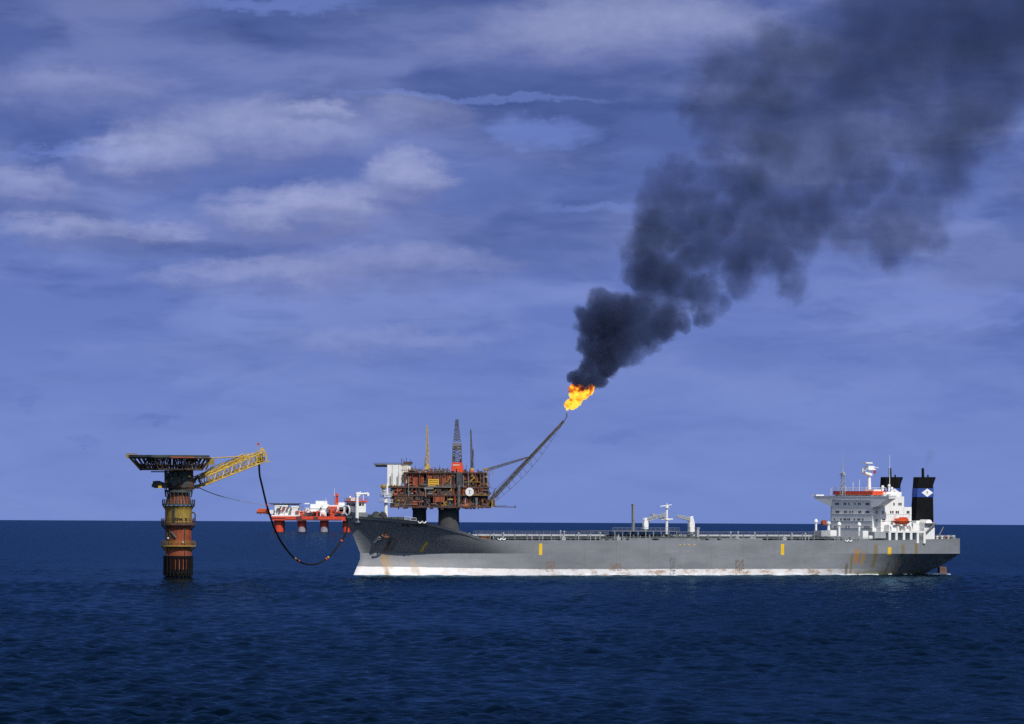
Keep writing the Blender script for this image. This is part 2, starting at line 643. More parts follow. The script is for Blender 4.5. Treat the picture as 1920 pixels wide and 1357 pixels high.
tanker = empty('tanker', SB, math.pi + HEAD)
tag(tanker, 'long grey oil tanker with white bridge house aft and twin black funnels', 'ship')
TF = lambda s, l, z: (-s, l, z)                          # ship coordinates: metres aft of the stem, to port, above the water


def SM():
    return MB(TF)


def interp(x, pts):
    return float(np.interp(x, [p[0] for p in pts], [p[1] for p in pts]))


SHEER = [(-4, 20.9), (0, 20.5), (8, 19.6), (18, 18.5), (33, 15.2), (40, 13.1), (45, 12.5), (60, 12.4), (220, 12.6), (258, 13.3)]
KN = 7.7


def sheer(s):
    return interp(s, SHEER)


def hbf(s, s0, t):
    d = max(0.0, s - s0)
    h = BEAM * ((1 - t) * (1 - max(0.0, 1 - d / 61) ** 1.9) * d * d / (d * d + 9.0) + t * (1 - max(0.0, 1 - d / 38) ** 3.3))
    if s > 212:
        h -= 7.0 * ((s - 212) / 46) ** 2
    return max(h, 0.0)


def half(s, z):
    """Half-breadth of the hull at station s and height z."""
    if z >= KN:
        t = min(1.0, (z - KN) / max(0.5, sheer(s) - KN))
        return hbf(s, 2.7 - 6.1 * t, t)
    s0 = 2.7 if z > 5.6 else 2.7 * max(z, -3) / 5.6
    h = hbf(s, s0, 0.0) + 1.1 * (1 - max(z, 0) / KN) * min(1.0, max(0.0, s - s0) / 8) * max(0.0, 1 - s / 62)
    if s > 188:
        g = 1 - min(1, ((s - 188) / 70)) ** 1.9 * (1 - max(z, -3) / KN) ** 0.92 * 0.98
        h *= max(0.0, g)
    return h


def s_end(z):
    return interp(z, [(-3, 240), (0, 248), (1.5, 252), (4, 256), (6, 257.4), (KN, LEN), (30, LEN)])


def hull_material():
    m_ = bpy.data.materials.new('hull_paint')
    m_.use_nodes = True
    t = m_.node_tree
    t.nodes.clear()
    n = NB(t)
    bs = n.node('ShaderNodeBsdfPrincipled')
    out = n.node('ShaderNodeOutputMaterial')
    t.links.new(bs.outputs[0], out.inputs[0])
    x, y, z = n.sep(n.coord('Object'))
    s = x * -1.0
    a = n.noise(n.comb(s * 0.06, y * 0.06, z * 0.16), 1.0, 6.0, 0.6)
    b = n.noise(n.comb(s * 0.9, y * 0.9, z * 0.07), 1.0, 5.0, 0.6)
    g = n.mix(n.smooth(a, 0.3, 0.7), (0.185, 0.196, 0.214), (0.240, 0.252, 0.272))
    g = n.mix(n.smooth(b, 0.5, 0.8, 0.0, 0.4), g, (0.19, 0.195, 0.20))
    # strakes: faint weld seams
    seam = n.math('LESS_THAN', n.math('FRACT', s / 14.0), 0.018).max(n.math('LESS_THAN', n.math('FRACT', z / 3.3 + 0.2), 0.025))
    g = n.mix(seam * 0.32, g, (0.13, 0.135, 0.14))
    # plates repainted at different times
    wn = n.node('ShaderNodeTexWhiteNoise')
    n.put(wn.inputs['Vector'], n.comb(n.math('FLOOR', s / 16.5 + n.math('FLOOR', z / 4.1) * 0.37), n.math('FLOOR', z / 4.1), 3.0))
    g = n.mix(V(n, wn.outputs['Value']) * 0.55, g, n.vmath('MULTIPLY', g, (0.80, 0.81, 0.82)))
    # scattered rust spots and scrapes
    c = n.noise(n.comb(s * 0.5, y * 0.5, z * 0.35), 1.0, 7.0, 0.7)
    g = n.mix(n.smooth(c, 0.60, 0.72, 0.0, 0.6), g, (0.20, 0.13, 0.075))
    sc2 = n.noise(n.comb(s * 0.25, y * 0.25, z * 2.2), 1.0, 5.0, 0.6)
    g = n.mix(n.smooth(sc2, 0.62, 0.70, 0.0, 0.5), g, (0.11, 0.11, 0.115))
    # white boot-top with a ragged, fouled upper edge
    edge = n.noise(n.comb(s * 0.35, 0.0, z * 0.2), 1.0, 5.0, 0.7)
    hgt = n.smooth(s, 0.0, 70.0, 3.0, 2.2)
    white = n.smooth(z + (edge - 0.5) * 0.5 - hgt, -0.12, 0.12, 1.0, 0.0) * n.smooth(s, 170.0, 222.0, 1.0, 0.0)
    foul = n.noise(n.comb(s * 0.22, y * 0.2, z * 0.5), 1.0, 6.0, 0.7)
    wc = n.mix(n.smooth(foul, 0.46, 0.66, 0.0, 0.9) * n.smooth(s, 40.0, 110.0, 0.3, 1.0), (0.76, 0.74, 0.74), (0.36, 0.24, 0.14))
    g = n.mix(white, g, wc)
    # fouling right at the stern waterline
    og = n.smooth(z + (edge - 0.5) * 2.0, 0.2, 2.6, 1.0, 0.0) * n.smooth(s, 196.0, 214.0)
    g = n.mix(og * 0.75, g, (0.17, 0.155, 0.06))

    def run(px_s, w, z1, z0, amt, colr):
        q = (s - px_s + (b - 0.5) * w) * (1.0 / w)
        k = n.smooth(q.abs(), 0.25, 1.0, amt, 0.0) * n.smooth(z, z0, z0 + 1.5) * n.smooth(z, z1 - 1.6, z1 + 0.3, 1.0, 0.0)
        return k * n.smooth(b, 0.3, 0.62, 0.45, 1.0), colr

    OR, BR, OL = (0.36, 0.22, 0.075), (0.10, 0.062, 0.03), (0.20, 0.15, 0.06)
    runs = []
    # anchor streak, the stain beside it, and the runs below the aft scuppers
    sa = 8.0
    for it in ((AX, 1.1, 7.8, -1.0, .9, OR), (AX + 1.6, 1.1, 7.8, 1.5, .5, OR), (AX, 0.9, 13.6, 7.6, .9, (0.045, 0.03, 0.015)), (AX + 1.6, 1.1, 12.8, 7.6, .6, (0.05, 0.05, 0.02)),
               (AX + 8.5, 1.6, 6.2, 0.0, .5, OR), (AX + 9.8, 0.8, 4.0, -1.0, .5, OR),
               (203.2, 1.0, 8.0, -1.0, .95, OL), (205.5, 1.6, 9.8, 3.5, .95, (0.40, 0.18, 0.035)), (208.5, 1.4, 8.6, 3.0, .8, OR), (201.0, 1.0, 4.8, -1.0, .9, BR), (214.0, 1.4, 11.8, 2.0, .95, OL),
               (227.0, 1.3, 11.8, 1.0, .9, OL), (233.5, 1.5, 12.2, 3.0, .95, OL), (222.0, 1.0, 6.0, 0.0, .6, BR), (249.0, 0.8, 11.0, 8.0, .3, OL), (230.0, 1.0, 7.0, 0.5, .5, BR),
               (62.0, 0.7, 11.5, 8.5, .35, OL), (35.0, 0.6, 9.8, 6.5, .45, OL)):
        k, cl = run(*it)
        g = n.mix(k, g, cl)

    # ragged draught-mark blisters on the side
    def blister(cs, w, z0, z1, colr):
        q = n.smooth((s - cs).abs(), w - 0.2, w + 0.2, 1.0, 0.0) * n.smooth(z, z0, z0 + 0.2) * n.smooth(z, z1, z1 + 0.2, 1.0, 0.0)
        r1 = n.math('GREATER_THAN', n.noise(n.comb(s * 1.4, 0.0, z * 1.5), 1.0, 3.0, 0.7), 0.5)
        return q * r1 * 0.8, colr
    for cs, w, z0, z1, colr in ((BLS[0], 2.0, 1.2, 5.0, (0.20, 0.12, 0.07)), (BLS[1], 2.4, 1.5, 4.3, (0.21, 0.13, 0.08)), (BLS[2], 2.0, 1.5, 5.6, (0.15, 0.11, 0.09)),
                                (BLS[3], 1.3, 0.0, 6.2, (0.12, 0.12, 0.13))):
        k, cl = blister(cs, w, z0, z1, colr)
        g = n.mix(k, g, cl)
    n.put(bs.inputs['Base Color'], g)
    bs.inputs['Roughness'].default_value = 0.5
    bp = n.node('ShaderNodeBump')
    bp.inputs['Strength'].default_value = 0.35
    bp.inputs['Distance'].default_value = 0.25
    n.put(bp.inputs['Height'], n.noise(n.comb(s * 0.16, 0.0, z * 0.3), 1.0, 3.0, 0.5))
    t.links.new(bp.outputs[0], bs.inputs['Normal'])
    return m_


def Ssurf(px, z):
    """Station where pixel column px meets the port side at height z."""
    a, b = -3.0, 257.0
    for _ in range(40):
        c = (a + b) / 2
        if proj(ship(c, half(c, z), z))[0] < px:
            a = c
        else:
            b = c
    return a


AX = Ssurf(720, 8.0)
BLS = [Ssurf(1032, 3), Ssurf(1155, 3), Ssurf(1387, 3), Ssurf(1261, 3)]
HULL = hull_material()


def build_hull():
    nv = 130
    vv_ = np.linspace(0, 1, nv) ** 1.6
    rows = []
    for z in (-4.0, -1.5, 0.0, 1.2, 2.4, 4.0, 5.6, 6.7, KN):
        s0 = 2.7 if z > 5.6 else 2.7 * max(z, -3) / 5.6
        s1 = s_end(z)
        rows.append([(s0 + (s1 - s0) * v, half(s0 + (s1 - s0) * v, z - 1e-6), z) for v in vv_])
    k_low = len(rows)
    for t in (0.0, 0.12, 0.25, 0.38, 0.5, 0.62, 0.75, 0.88, 1.0):
        s0 = 2.7 - 6.1 * t
        rr_ = []
        for v in vv_:
            s = s0 + (LEN - s0) * v
            rr_.append((s, hbf(s, s0, t), KN + t * (sheer(s) - KN)))
        rows.append(rr_)
    vs, fs = [], []
    for side in (1, -1):
        b = len(vs)
        for r_ in rows:
            vs += [(s, side * max(h, 0.02), z) for s, h, z in r_]
        for k in range(len(rows) - 1):
            if k == k_low - 1:
                continue
            for i in range(nv - 1):
                fs.append((b + k * nv + i, b + k * nv + i + 1, b + (k + 1) * nv + i + 1, b + (k + 1) * nv + i))
    half_n = len(rows) * nv
    for k in range(len(rows) - 1):                        # transom and stem strips join the two sides
        if k == k_low - 1:
            continue
        for i in (nv - 1, 0):
            fs.append((k * nv + i, (k + 1) * nv + i, half_n + (k + 1) * nv + i, half_n + k * nv + i))
    mb = SM().add(vs, fs)
    o = mb.build('hull', HULL, tanker, smooth=True)
    d = SM()
    top = rows[-1]
    vs = [(s, h * 0.985, z - 0.9) for s, h, z in top] + [(s, -h * 0.985, z - 0.9) for s, h, z in top]
    d.add(vs, [(i, i + 1, nv + i + 1, nv + i) for i in range(nv - 1)])
    d.build('deck', DGREEN, tanker)
    return o


hull = build_hull()


def patch(name, mat, px0, px1, py0, py1, slant=0.0, n=6, off=0.06, parent=None):
    """A painted or welded plate lying on the port side, given by the picture corners it covers."""
    zc = Z((py0 + py1) / 2, Ssurf((px0 + px1) / 2, 10))
    s0, s1 = Ssurf(px0, zc), Ssurf(px1, zc)
    za, zb = Z(py1, s0, half(s0, zc)), Z(py0, s0, half(s0, zc))
    vs, fs = [], []
    for i in range(n + 1):
        z = za + (zb - za) * i / n
        for s in (s0, s1):
            s_ = s + slant * (i / n - 0.5)
            vs.append((s_, half(s_, z) + off, z))
    for i in range(n):
        fs.append((2 * i, 2 * i + 1, 2 * i + 3, 2 * i + 2))
    k = len(vs)
    vs += [(s, l - off - 0.15, z) for s, l, z in vs]
    fs += [(k + a, k + b, k + c, k + d) for a, b, c, d in fs]
    ring = [0] + [2 * i for i in range(1, n + 1)] + [2 * n + 1] + [2 * i + 1 for i in range(n - 1, -1, -1)]
    fs += [(ring[i], ring[(i + 1) % len(ring)], k + ring[(i + 1) % len(ring)], k + ring[i]) for i in range(len(ring))]
    return SM().add(vs, fs).build(name, mat, parent or hull)


YMARK = paint('yellow_hull_mark', (0.78, 0.50, 0.02), 0.45, var=0.06, rust=0.25, rustc=(0.45, 0.2, 0.02))
patch('hull_mark', YMARK, 792.5, 797.5, 1015, 1034, slant=0.0)
patch('hull_mark', YMARK, 1010.5, 1016.5, 1018, 1039.5)
patch('hull_mark', YMARK, 1464, 1470, 1019, 1039.5)
patch('hull_mark', YMARK, 1664.5, 1671, 1025, 1040)


def hull_text(body, px, py, size, mat):
    vs, fs = text_mesh(body, size, 'lettering', 0.02)
    zc = Z(py, Ssurf(px, 16), half(Ssurf(px, 16), 16))
    sc_ = Ssurf(px, zc)
    vs = [(sc_ + x, half(sc_ + x, zc + y) + 0.08, zc + y) for x, y, _ in vs]
    return SM().add(vs, fs).build('name_lettering', mat, hull)


hull_text('POLYVIKING', 776.0, 986.6, 1.35, BLACK)

# mooring ports: pale oval fairleads let into the bow bulwark and along the side
for px, py in ((805, 1009), (812, 1009), (836, 1009.3), (844, 1009.3), (861, 1010), (869, 1010), (882, 1010.2)):
    patch('fairlead', LGREY, px - 1.5, px + 1.5, py - 1.0, py + 0.4, n=1)
for px in (1275, 1283, 1292, 1302):
    patch('load_mark', YMARK, px - 1.0, px + 1.0, 1019, 1021, n=1)
for px, py in ((936, 1009), (944, 1009), (1587, 1012), (1594, 1012), (787, 977.2), (795, 977.2)):
    zc = Z(py, Ssurf(px, sheer(S(px))), half(Ssurf(px, 12), 12))
    s_ = Ssurf(px, zc)
    l_ = half(s_, zc)
    q = SM()
    for k in range(12):
        a, b = math.pi * (1 + k / 12), math.pi * (1 + (k + 1) / 12)
        q.tube((s_ + .75 * math.cos(a), l_ + .1, zc + .3 + .7 * math.sin(a)), (s_ + .75 * math.cos(b), l_ + .1, zc + .3 + .7 * math.sin(b)), 0.2, 6)
    q.build('roller_chock', WHITE, tanker)

# anchor stowed on its bolster, port bow
sa, za = Ssurf(721, 14.2), Z(1001, Ssurf(721, 14), half(Ssurf(721, 14), 14))
la = half(sa, za)
RUSTY = paint('rusted_iron', (0.20, 0.075, 0.03), 0.75, var=0.4)
q = SM().tube((sa, la + .9, za - 1.2), (sa, la + .5, za + 2.0), .24, 8)
for d in (-1, 1):
    q.tube((sa, la + .95, za - 1.1), (sa + d * 1.5, la + .9, za - .5), .28, 6).tube((sa + d * 1.5, la + .9, za - .5), (sa + d * 1.75, la + .7, za + .15), .42, 6, .08)
q.tube((sa - 1.0, la + .55, za + 1.4), (sa + 1.0, la + .55, za + 1.4), .16, 6)
anchor = q.build('anchor', RUSTY, tanker)
# the anchor bolster: a heavy lip that shades the plates below it
q = SM()
for s_, w in ((Ssurf(709, 12), 2.6),):
    for z0 in (11.2,):
        for k in range(4):
            zz = z0 + k * 0.6
            q.box(s_ - w / 2 + k * .1, s_ + w / 2 - k * .1, half(s_, zz) - 1.2, half(s_, zz) + 0.9 - abs(k - 2) * .15, zz, zz + .62)
q.build('anchor_bolster', HULL, tanker)
# emblem on the bow
patch('bow_emblem', LGREY, 705.5, 709, 980.5, 983.5, n=1)
patch('bow_emblem', LGREY, 711.5, 714, 1022, 1024.5, n=1)
patch('bow_emblem', LGREY, 700, 701.2, 1019, 1024, n=2, slant=.3)
patch('bow_emblem', LGREY, 671, 673, 970, 974, n=1)


# ---- deck edge, pipes and midship manifold
def dk(s):
    return sheer(s) - 0.9


for side in (1, -1):
    pts = [(s, side * (hbf(s, -3.4, 1) - 0.6), sheer(s)) for s in np.linspace(46, 214, 60)]
    SM().rail(pts, 1.1, 0.055, 2.8).build('deck_railing', LGREY, tanker)
q = SM()
zc = dk(100) + 2.3
for k, (l, r_, dzz) in enumerate(((6.2, .32, 0), (5.2, .38, .1), (4.0, .38, 0), (2.8, .28, .2), (1.2, .42, 0), (-.4, .42, 0), (-2, .3, .15), (-3.4, .38, 0), (-5, .3, .1))):
    q.tube((44 + k * 1.2, l, zc + dzz), (206 - (k % 3) * 3, l, zc + dzz), r_, 8)
q.build('cargo_pipe', PIPE, tanker)
q = SM()
q.box(46, 206, 7.2, 8.6, zc + .55, zc + .75)
q.rail([(46, 7.2, zc + .7), (206, 7.2, zc + .7)], 1.0, .05, 3).rail([(46, 8.6, zc + .7), (206, 8.6, zc + .7)], 1.0, .05, 3)
for s in np.arange(47, 206, 5.3):
    q.box(s - .14, s + .14, 8.3, 8.55, dk(s), zc + .55)
    q.box(s - .16, s + .16, -6, 8, zc - .55, zc - .33)
    q.box(s - .16, s + .16, -5.9, -5.6, dk(s), zc - .5)
q.build('catwalk', GREY, tanker)
SM().box(45, 206, -5.4, 6.4, dk(100) - .05, dk(100) + 1.75).build('pipe_backing', DGREEN, tanker)  # dark box added as backing, for the dark gap beneath the pipes
rng = random.Random(3)
for i in range(90):                                    # valves, hatches, vents and lockers along the deck
    s = rng.uniform(47, 208)
    l = rng.choice((1, -1)) * rng.uniform(9, 19)
    k = rng.random()
    z0 = dk(s)
    q = SM()
    if k < .35:
        q.lathe([(.55, 0), (.55, .9), (.75, .95), (.75, 1.15), (0, 1.2)], 10, (s, l, z0))
    elif k < .6:
        q.tube((s, l, z0), (s, l, z0 + rng.uniform(1.4, 2.6)), .14, 6).lathe([(.3, 0), (.35, .3), (0, .5)], 8, (s, l, z0 + 1.5))
    elif k < .85:
        w = rng.uniform(.5, 1.4)
        q.box(s - w, s + w, l - .6, l + .6, z0, z0 + rng.uniform(.7, 1.7))
    else:
        q.tube((s - 3, l, z0 + .6), (s + 3, l, z0 + .6), .18, 6).box(s - 2, s - 1.7, l - .2, l + .2, z0, z0 + .7).box(s + 1.7, s + 2, l - .2, l + .2, z0, z0 + .7)
    q.build('hatch' if k < .35 else 'tank_vent' if k < .6 else 'deck_box' if k < .85 else 'deck_pipe', DGREEN if i % 3 else LGREY, tanker)
for px, h in ((944, 3.0), (1051, 3.8), (1058, 3.6), (1085, 3.0), (1107, 2.6), (1125, 3.2), (1160, 3.4), (880, 2.4), (925, 2.6), (1370, 3.4), (1384, 3.4), (1415, 3.2), (1485, 2.9), (1510, 3.0)):
    s = S(px, 10)
    SM().tube((s, 10, dk(s)), (s, 10, dk(s) + h), .16, 6).lathe([(.3, 0), (.32, .4), (.1, .55)], 8, (s, 10, dk(s) + h)).build('vent_post', PIPE, tanker)
for px in (1057, 1160, 1382, 1471, 1410):
    s = S(px, 15)
    SM().box(s - .8, s + .8, 14, 15.2, dk(s), dk(s) + 1.9).box(s - .35, s + .35, 14.3, 14.9, dk(s) + 1.9, dk(s) + 2.5).build('deck_locker', LGREY, tanker)
for px in (905, 912):
    q = SM()
    s = S(px, 17)
    q.lathe([(.9, 0), (.9, .3), (.45, .5), (.45, 1.6), (.9, 1.8), (.9, 2.1)], 12, (s, 17, dk(s)))
    q.tube((s - .9, 17, dk(s) + 1.2), (s + .9, 17, dk(s) + 1.2), .6, 12)
    q.build('mooring_winch', RUSTY, tanker)

sm0, sm1 = S(1150, 17), S(1318, 17)
q = SM()
zt = Z(994, sm0 + 10, 12)
q.box(sm0 + 4, sm1 - 6, -11, 11, zt - .25, zt)
q.rail([(sm0 + 4, 11, zt), (sm1 - 6, 11, zt)], 1.1, .06, 2)
for s in np.arange(sm0 + 5, sm1 - 6, 3.4):
    q.box(s - .2, s + .2, 10.6, 11, dk(s), zt - .25).box(s - .2, s + .2, -11, -10.6, dk(s), zt - .25)
q.build('manifold_platform', GREY, tanker)
for i, s in enumerate(np.linspace(S(1240, 18), S(1306, 18), 9)):
    q = SM()
    q.tube((s, -19, dk(s) + 1.7), (s, 19, dk(s) + 1.7), .36, 10)
    q.lathe([(.7, -.1), (.7, .1)], 10, (s, 17, dk(s) + 1.7))
    q.tube((s, 15, dk(s)), (s, 15, dk(s) + 3), .16, 6)
    q.lathe([(.5, 0), (.5, .12)], 10, (s, 15, dk(s) + 3))
    q.build('manifold_pipe', DGREEN, tanker)
for i in range(34):
    q = SM()
    s = rng.uniform(sm0 + 3, sm1 - 3)
    l = rng.uniform(9, 18)
    q.tube((s, l, dk(s)), (s, l, dk(s) + rng.uniform(1.5, 3.3)), .2, 6)
    q.box(s - .7, s + .7, l - .5, l + .5, dk(s), dk(s) + rng.uniform(.8, 2.0))
    q.build('manifold_valve', DGREEN if i % 2 else GREY, tanker)
# drip tray and bulwark pieces along the edge at the manifold
for a, b in ((1180, 1222), (1236, 1306), (1330, 1345), (1352, 1430)):
    s0, s1 = S(a, 20.6), S(b, 20.6)
    q = SM().box(s0, s1, 20.3, 20.55, dk(s0), dk(s0) + 1.5)
    for s in np.arange(s0, s1, 2.6):
        q.box(s, s + .2, 19.4, 20.3, dk(s0), dk(s0) + 1.2)
    q.build('spill_coaming', GREY, tanker)
# kingpost, mast and two cranes amidships
s = S(1187, 8)
q = SM().box(s - .42, s + .42, 7.6, 8.4, dk(s), Z(944, s, 8)).box(s - .52, s + .52, 7.5, 8.5, Z(946, s, 8), Z(943.6, s, 8))
q.build('kingpost', GREY, tanker)
s = S(1250, 0)
zm = Z(943.5, s, 0)
q = SM().tube((s, 0, dk(s)), (s, 0, zm - 1.0), .52, 14, .42)
q.box(s - .8, s + .8, -.9, .9, Z(951.5, s, 0), Z(951, s, 0)).box(s - .35, s + .35, -.4, .4, Z(951, s, 0), Z(946, s, 0))
q.tube((s - 3, 0, Z(948.5, s, 0)), (s + 2, 0, Z(945.5, s, 0)), .18, 6).tube((s, 0, Z(946, s, 0)), (s, 0, Z(941.5, s, 0)), .12, 6)
q.box(s - .7, s + .7, -.7, .7, Z(974, s, 0), Z(972, s, 0))
q.tube((s - 2.4, 0, Z(972.5, s, 0)), (s + 2.6, 0, Z(972.5, s, 0)), .25, 8)
q.build('derrick_mast', WHITE, tanker)


def deck_crane(px, pyb, pyt, lat, w, tip):
    s = S(px, lat)
    zb, zt_ = Z(pyb, s, lat), Z(pyt, s, lat)
    h = zt_ - zb
    q = SM().tube((s, lat, dk(s)), (s, lat, zb), w * .42, 14)
    q.build('crane_pedestal', GREY, tanker)
    q = SM()
    prof = [(-w / 2, 0), (w / 2, 0), (w / 2, h * .55), (w * .28, h * .8), (-w * .1 if tip > s else w * .05, h), (-w * .45, h * .86), (-w / 2, h * .4)]
    q.prism([(s + a, zb + b) for a, b in prof], lat - w * .38, lat + w * .38, 'y')
    q.box(s - w * .65, s - w * .5, lat + w * .1, lat + w * .45, zb + h * .3, zb + h * .62)
    q.box(s - w * .2, s + w * .3, lat - w * .2, lat + w * .2, zb + h * .86, zb + h * 1.0)
    body = q.build('crane_house', WHITE, tanker)
    zj = zb + h * (.98 if tip < s else 1.3)
    q = SM().truss((s + (w * .4 if tip > s else -w * .4), lat, zb + h * .8), (tip, lat, zj), .8, .9, .5, .5, 9, .15, .09, (0, 1, 0))
    q.tube((s, lat, zb + h * .95), (tip, lat, zj + .6), .08, 5)
    q.build('crane_jib', LGREY, tanker)


deck_crane(1210, 991, 969.5, 4, 1.7, S(1236, 0))
deck_crane(1296, 996, 966.5, 8, 2.0, S(1256, 4))
# jib resting across from the small crane to the mast
s0, s1 = S(1222, 2), S(1248, 2)
q = SM().truss((s0, 2, Z(965, s0, 2)), (s1, 2, Z(970.5, s1, 2)), .8, .9, .6, .6, 7, .14, .09).box(s0 - .2, s0 + 1.5, 1.3, 2.7, Z(966, s0, 2), Z(963, s0, 2))
q.tube((s0, 2, Z(965, s0, 2)), (S(1215, 3), 3, Z(984, s0, 2)), .2, 6)
q.build('crane_jib', LGREY, tanker)
s = S(1307, 14)
SM().box(s - .5, s + .5, 13.4, 14.6, dk(s), Z(989, s, 14)).box(s - .65, s + .65, 13.2, 14.8, Z(990, s, 14), Z(989, s, 14) + .2).build('hose_station', LGREY, tanker)

# ---- bow loading house and gear
zf = 19.4
q = SM()
sb0, sb1 = S(652, -3.2, 21), S(690, 4.4, 21)
SM().box(S(667.5, 4.0, 21), sb1, -2.4, 4.0, zf - 1, Z(959.5, sb1, 4)).build('bow_loading_platform', GREY, tanker)
zb = Z(959.5, sb1, 4)
zr = Z(940.5, 4, 3.5)
hs0, hs1 = S(666, 3.6, 24), S(686, 3.6, 24)
house = SM().box(hs0, hs1, -1.9, 3.6, zb, zr - .02).build('bow_control_house', WHITE, tanker)
q = SM().box(hs0 - .5, hs1 + .6, -2.5, 4.1, zr, zr + .5)
q.rail([(hs0 - .5, 4.1, zr + .5), (hs1 + .6, 4.1, zr + .5), (hs1 + .6, -2.5, zr + .5), (hs0 - .5, -2.5, zr + .5), (hs0 - .5, 4.1, zr + .5)], .9, .05, 1.6)
q.build('red_roof_edge', REDOR, house)
q = SM().box(hs0 - .2, hs0 + 1.6, -1.6, 1.2, zr + .5, zr + 1.6).tube((hs0 + .5, -.4, zr + 1.6), (hs0 + .5, -.4, zr + 2.2), .3, 8)
q.build('roof_locker', WHITE, house)
wpx = ((673, 677.5), (679, 682))
for a, b in wpx:
    s0, s1 = S(a, 3.6, 26), S(b, 3.6, 26)
    SM().prism([(s0, Z(947, s0, 3.6)), (s1, Z(947, s1, 3.6)), (s1, Z(942.6, s1, 3.6)), (s0, Z(942.6, s0, 3.6))], 3.55, 3.68, 'y').build('window', GLASS, house)
for l0 in (-1.6, -.25, 1.1, 2.4):
    SM().box(hs0 - .08, hs0 + .05, l0, l0 + 1.0, Z(948, hs0, 0), Z(942.5, hs0, 0)).build('window', GLASS, house)
# the big ring of the loading manifold on the house front
q = SM()
for k in range(20):
    a, b = 2 * math.pi * k / 20, 2 * math.pi * (k + 1) / 20
    cz, cl = Z(956, hs0, 0), -.2
    q.tube((hs0 - .6, cl + 1.25 * math.cos(a), cz + 1.6 * math.sin(a)), (hs0 - .6, cl + 1.25 * math.cos(b), cz + 1.6 * math.sin(b)), .3, 6)
q.build('loading_ring', WHITE, tanker)
SM().tube((hs0 - .8, -.2, Z(956, hs0, 0)), (hs0 - .3, -.2, Z(956, hs0, 0)), 1.0, 16).build('hose_coupling', BLACK, tanker)
sg = S(667.5, 3.9, 28)
q = SM().tube((sg, 4.6, zb - 2), (sg, 4.6, Z(925, sg, 4.6)), .62, 12, .5)
q.box(sg - .6, sg + .5, 4.1, 5.1, Z(930, sg, 4.6), Z(924, sg, 4.6))
e_ = S(690, 4.6, 30)
q.tube((sg, 4.6, Z(925.5, sg, 4.6)), (e_, 4.6, Z(924, e_, 4.6)), .36, 8, .32).box(e_ - .6, e_ + .3, 4.2, 5.0, Z(928.5, e_, 4.6), Z(923, e_, 4.6))
q.tube((sg + .3, 4.6, Z(931, sg, 4.6)), (S(676, 4.6, 30), 4.6, Z(925.5, sg, 4.6)), .22, 6).tube((e_ - 2, 4.6, Z(937, e_, 4.6)), (e_ - 2, 4.6, Z(925, e_, 4.6)), .14, 5)
q.tube((sg - .5, 4.6, Z(924, sg, 4.6)), (sg + 1.6, 4.6, Z(921.5, sg, 4.6)), .22, 6)
q.build('hose_crane', WHITE, tanker)
# hose reel and winches on the forecastle
sr = S(711, 3, 20)
q = SM().tube((sr, 1, zf + 1.0), (sr, 5, zf + 1.0), 1.3, 24)
for l in (1, 5):
    q.tube((sr, l - .12, zf + 1.0), (sr, l + .12, zf + 1.0), 1.9, 24)
q.box(sr - 4.0, sr - 2.2, 1, 5, zf - .9, zf + .9).box(sr - 2.4, sr + 2.4, .2, 6, zf - 1.2, zf - .6)
q.tube((sr - 5, 6, zf), (sr - 1, 6, zf + 2.8), .22, 6).tube((sr + 2.8, 6, zf - .8), (sr - 1, 6, zf + 2.8), .2, 6)
q.build('hose_reel', DGREY, tanker)
for px, l, k in ((735, 8, 1.0), (748, 10, 1.1), (757, 10, .9), (762, 11, .8), (768, 11, 1.0), (700, 5, 1.1)):
    s = S(px, l, 18)
    z0 = dk(s)
    q = SM().tube((s, l - 1.4, z0 + 1.1), (s, l + 1.4, z0 + 1.1), .75 * k, 14).box(s - 1.3, s + 1.3, l - 1.7, l - 1.4, z0, z0 + 2 * k).box(s - 1.3, s + 1.3, l + 1.4, l + 1.7, z0, z0 + 2 * k)
    q.box(s + .8, s + 2, l - 1, l + 1, z0, z0 + 1.3)
    q.build('mooring_winch', DGREEN, tanker)
q = SM()
s0, s1 = S(757, 12, 18), S(776, 12, 18)
q.rail([(s0, 12.5, dk(s0) + .3), (s1, 13.5, dk(s1) + .3)], 2.0, .13, 2.0)
q.box(s0, s1, 12.3, 12.7, dk(s0) - .2, dk(s0) + .9)
q.build('bulwark_rail', PIPE, tanker)
# foremast with lookout platforms
sf_ = S(723.5, 0, 24)
zt1 = Z(932, sf_, 0)
q = SM().tube((sf_, 0, dk(sf_)), (sf_, 0, zt1), .68, 14, .6)
for py, w in ((941, 1.5), (930.5, 1.2), (927.5, 1.4)):
    z_ = Z(py, sf_, 0)
    q.box(sf_ - w * 1.25, sf_ + w * 1.25, -w, w, z_, z_ + .2).rail([(sf_ - w * 1.25, w, z_), (sf_ + w * 1.25, w, z_), (sf_ + w * 1.25, -w, z_), (sf_ - w * 1.25, -w, z_), (sf_ - w * 1.25, w, z_)], 1.1, .07, 1.2)
for a, b in ((-.9, .22), (.5, .36)):
    q.tube((sf_ + a, 0, zt1), (sf_ + a, 0, Z(917, sf_, 0)), b, 8)
q.box(sf_ - 1.2, sf_ + 1.1, -.6, .6, Z(927.5, sf_, 0), Z(925.5, sf_, 0)).tube((sf_ + .5, 0, Z(917, sf_, 0)), (sf_ + .5, 0, Z(905, sf_, 0)), .36, 8, .2)
q.box(sf_ - 1.6, sf_ - .4, -.6, .6, Z(919, sf_, 0), Z(918, sf_, 0))
q.build('foremast', WHITE, tanker)
q = SM()
c = (sf_ - 1.0, 0, Z(911.5, sf_, 0))
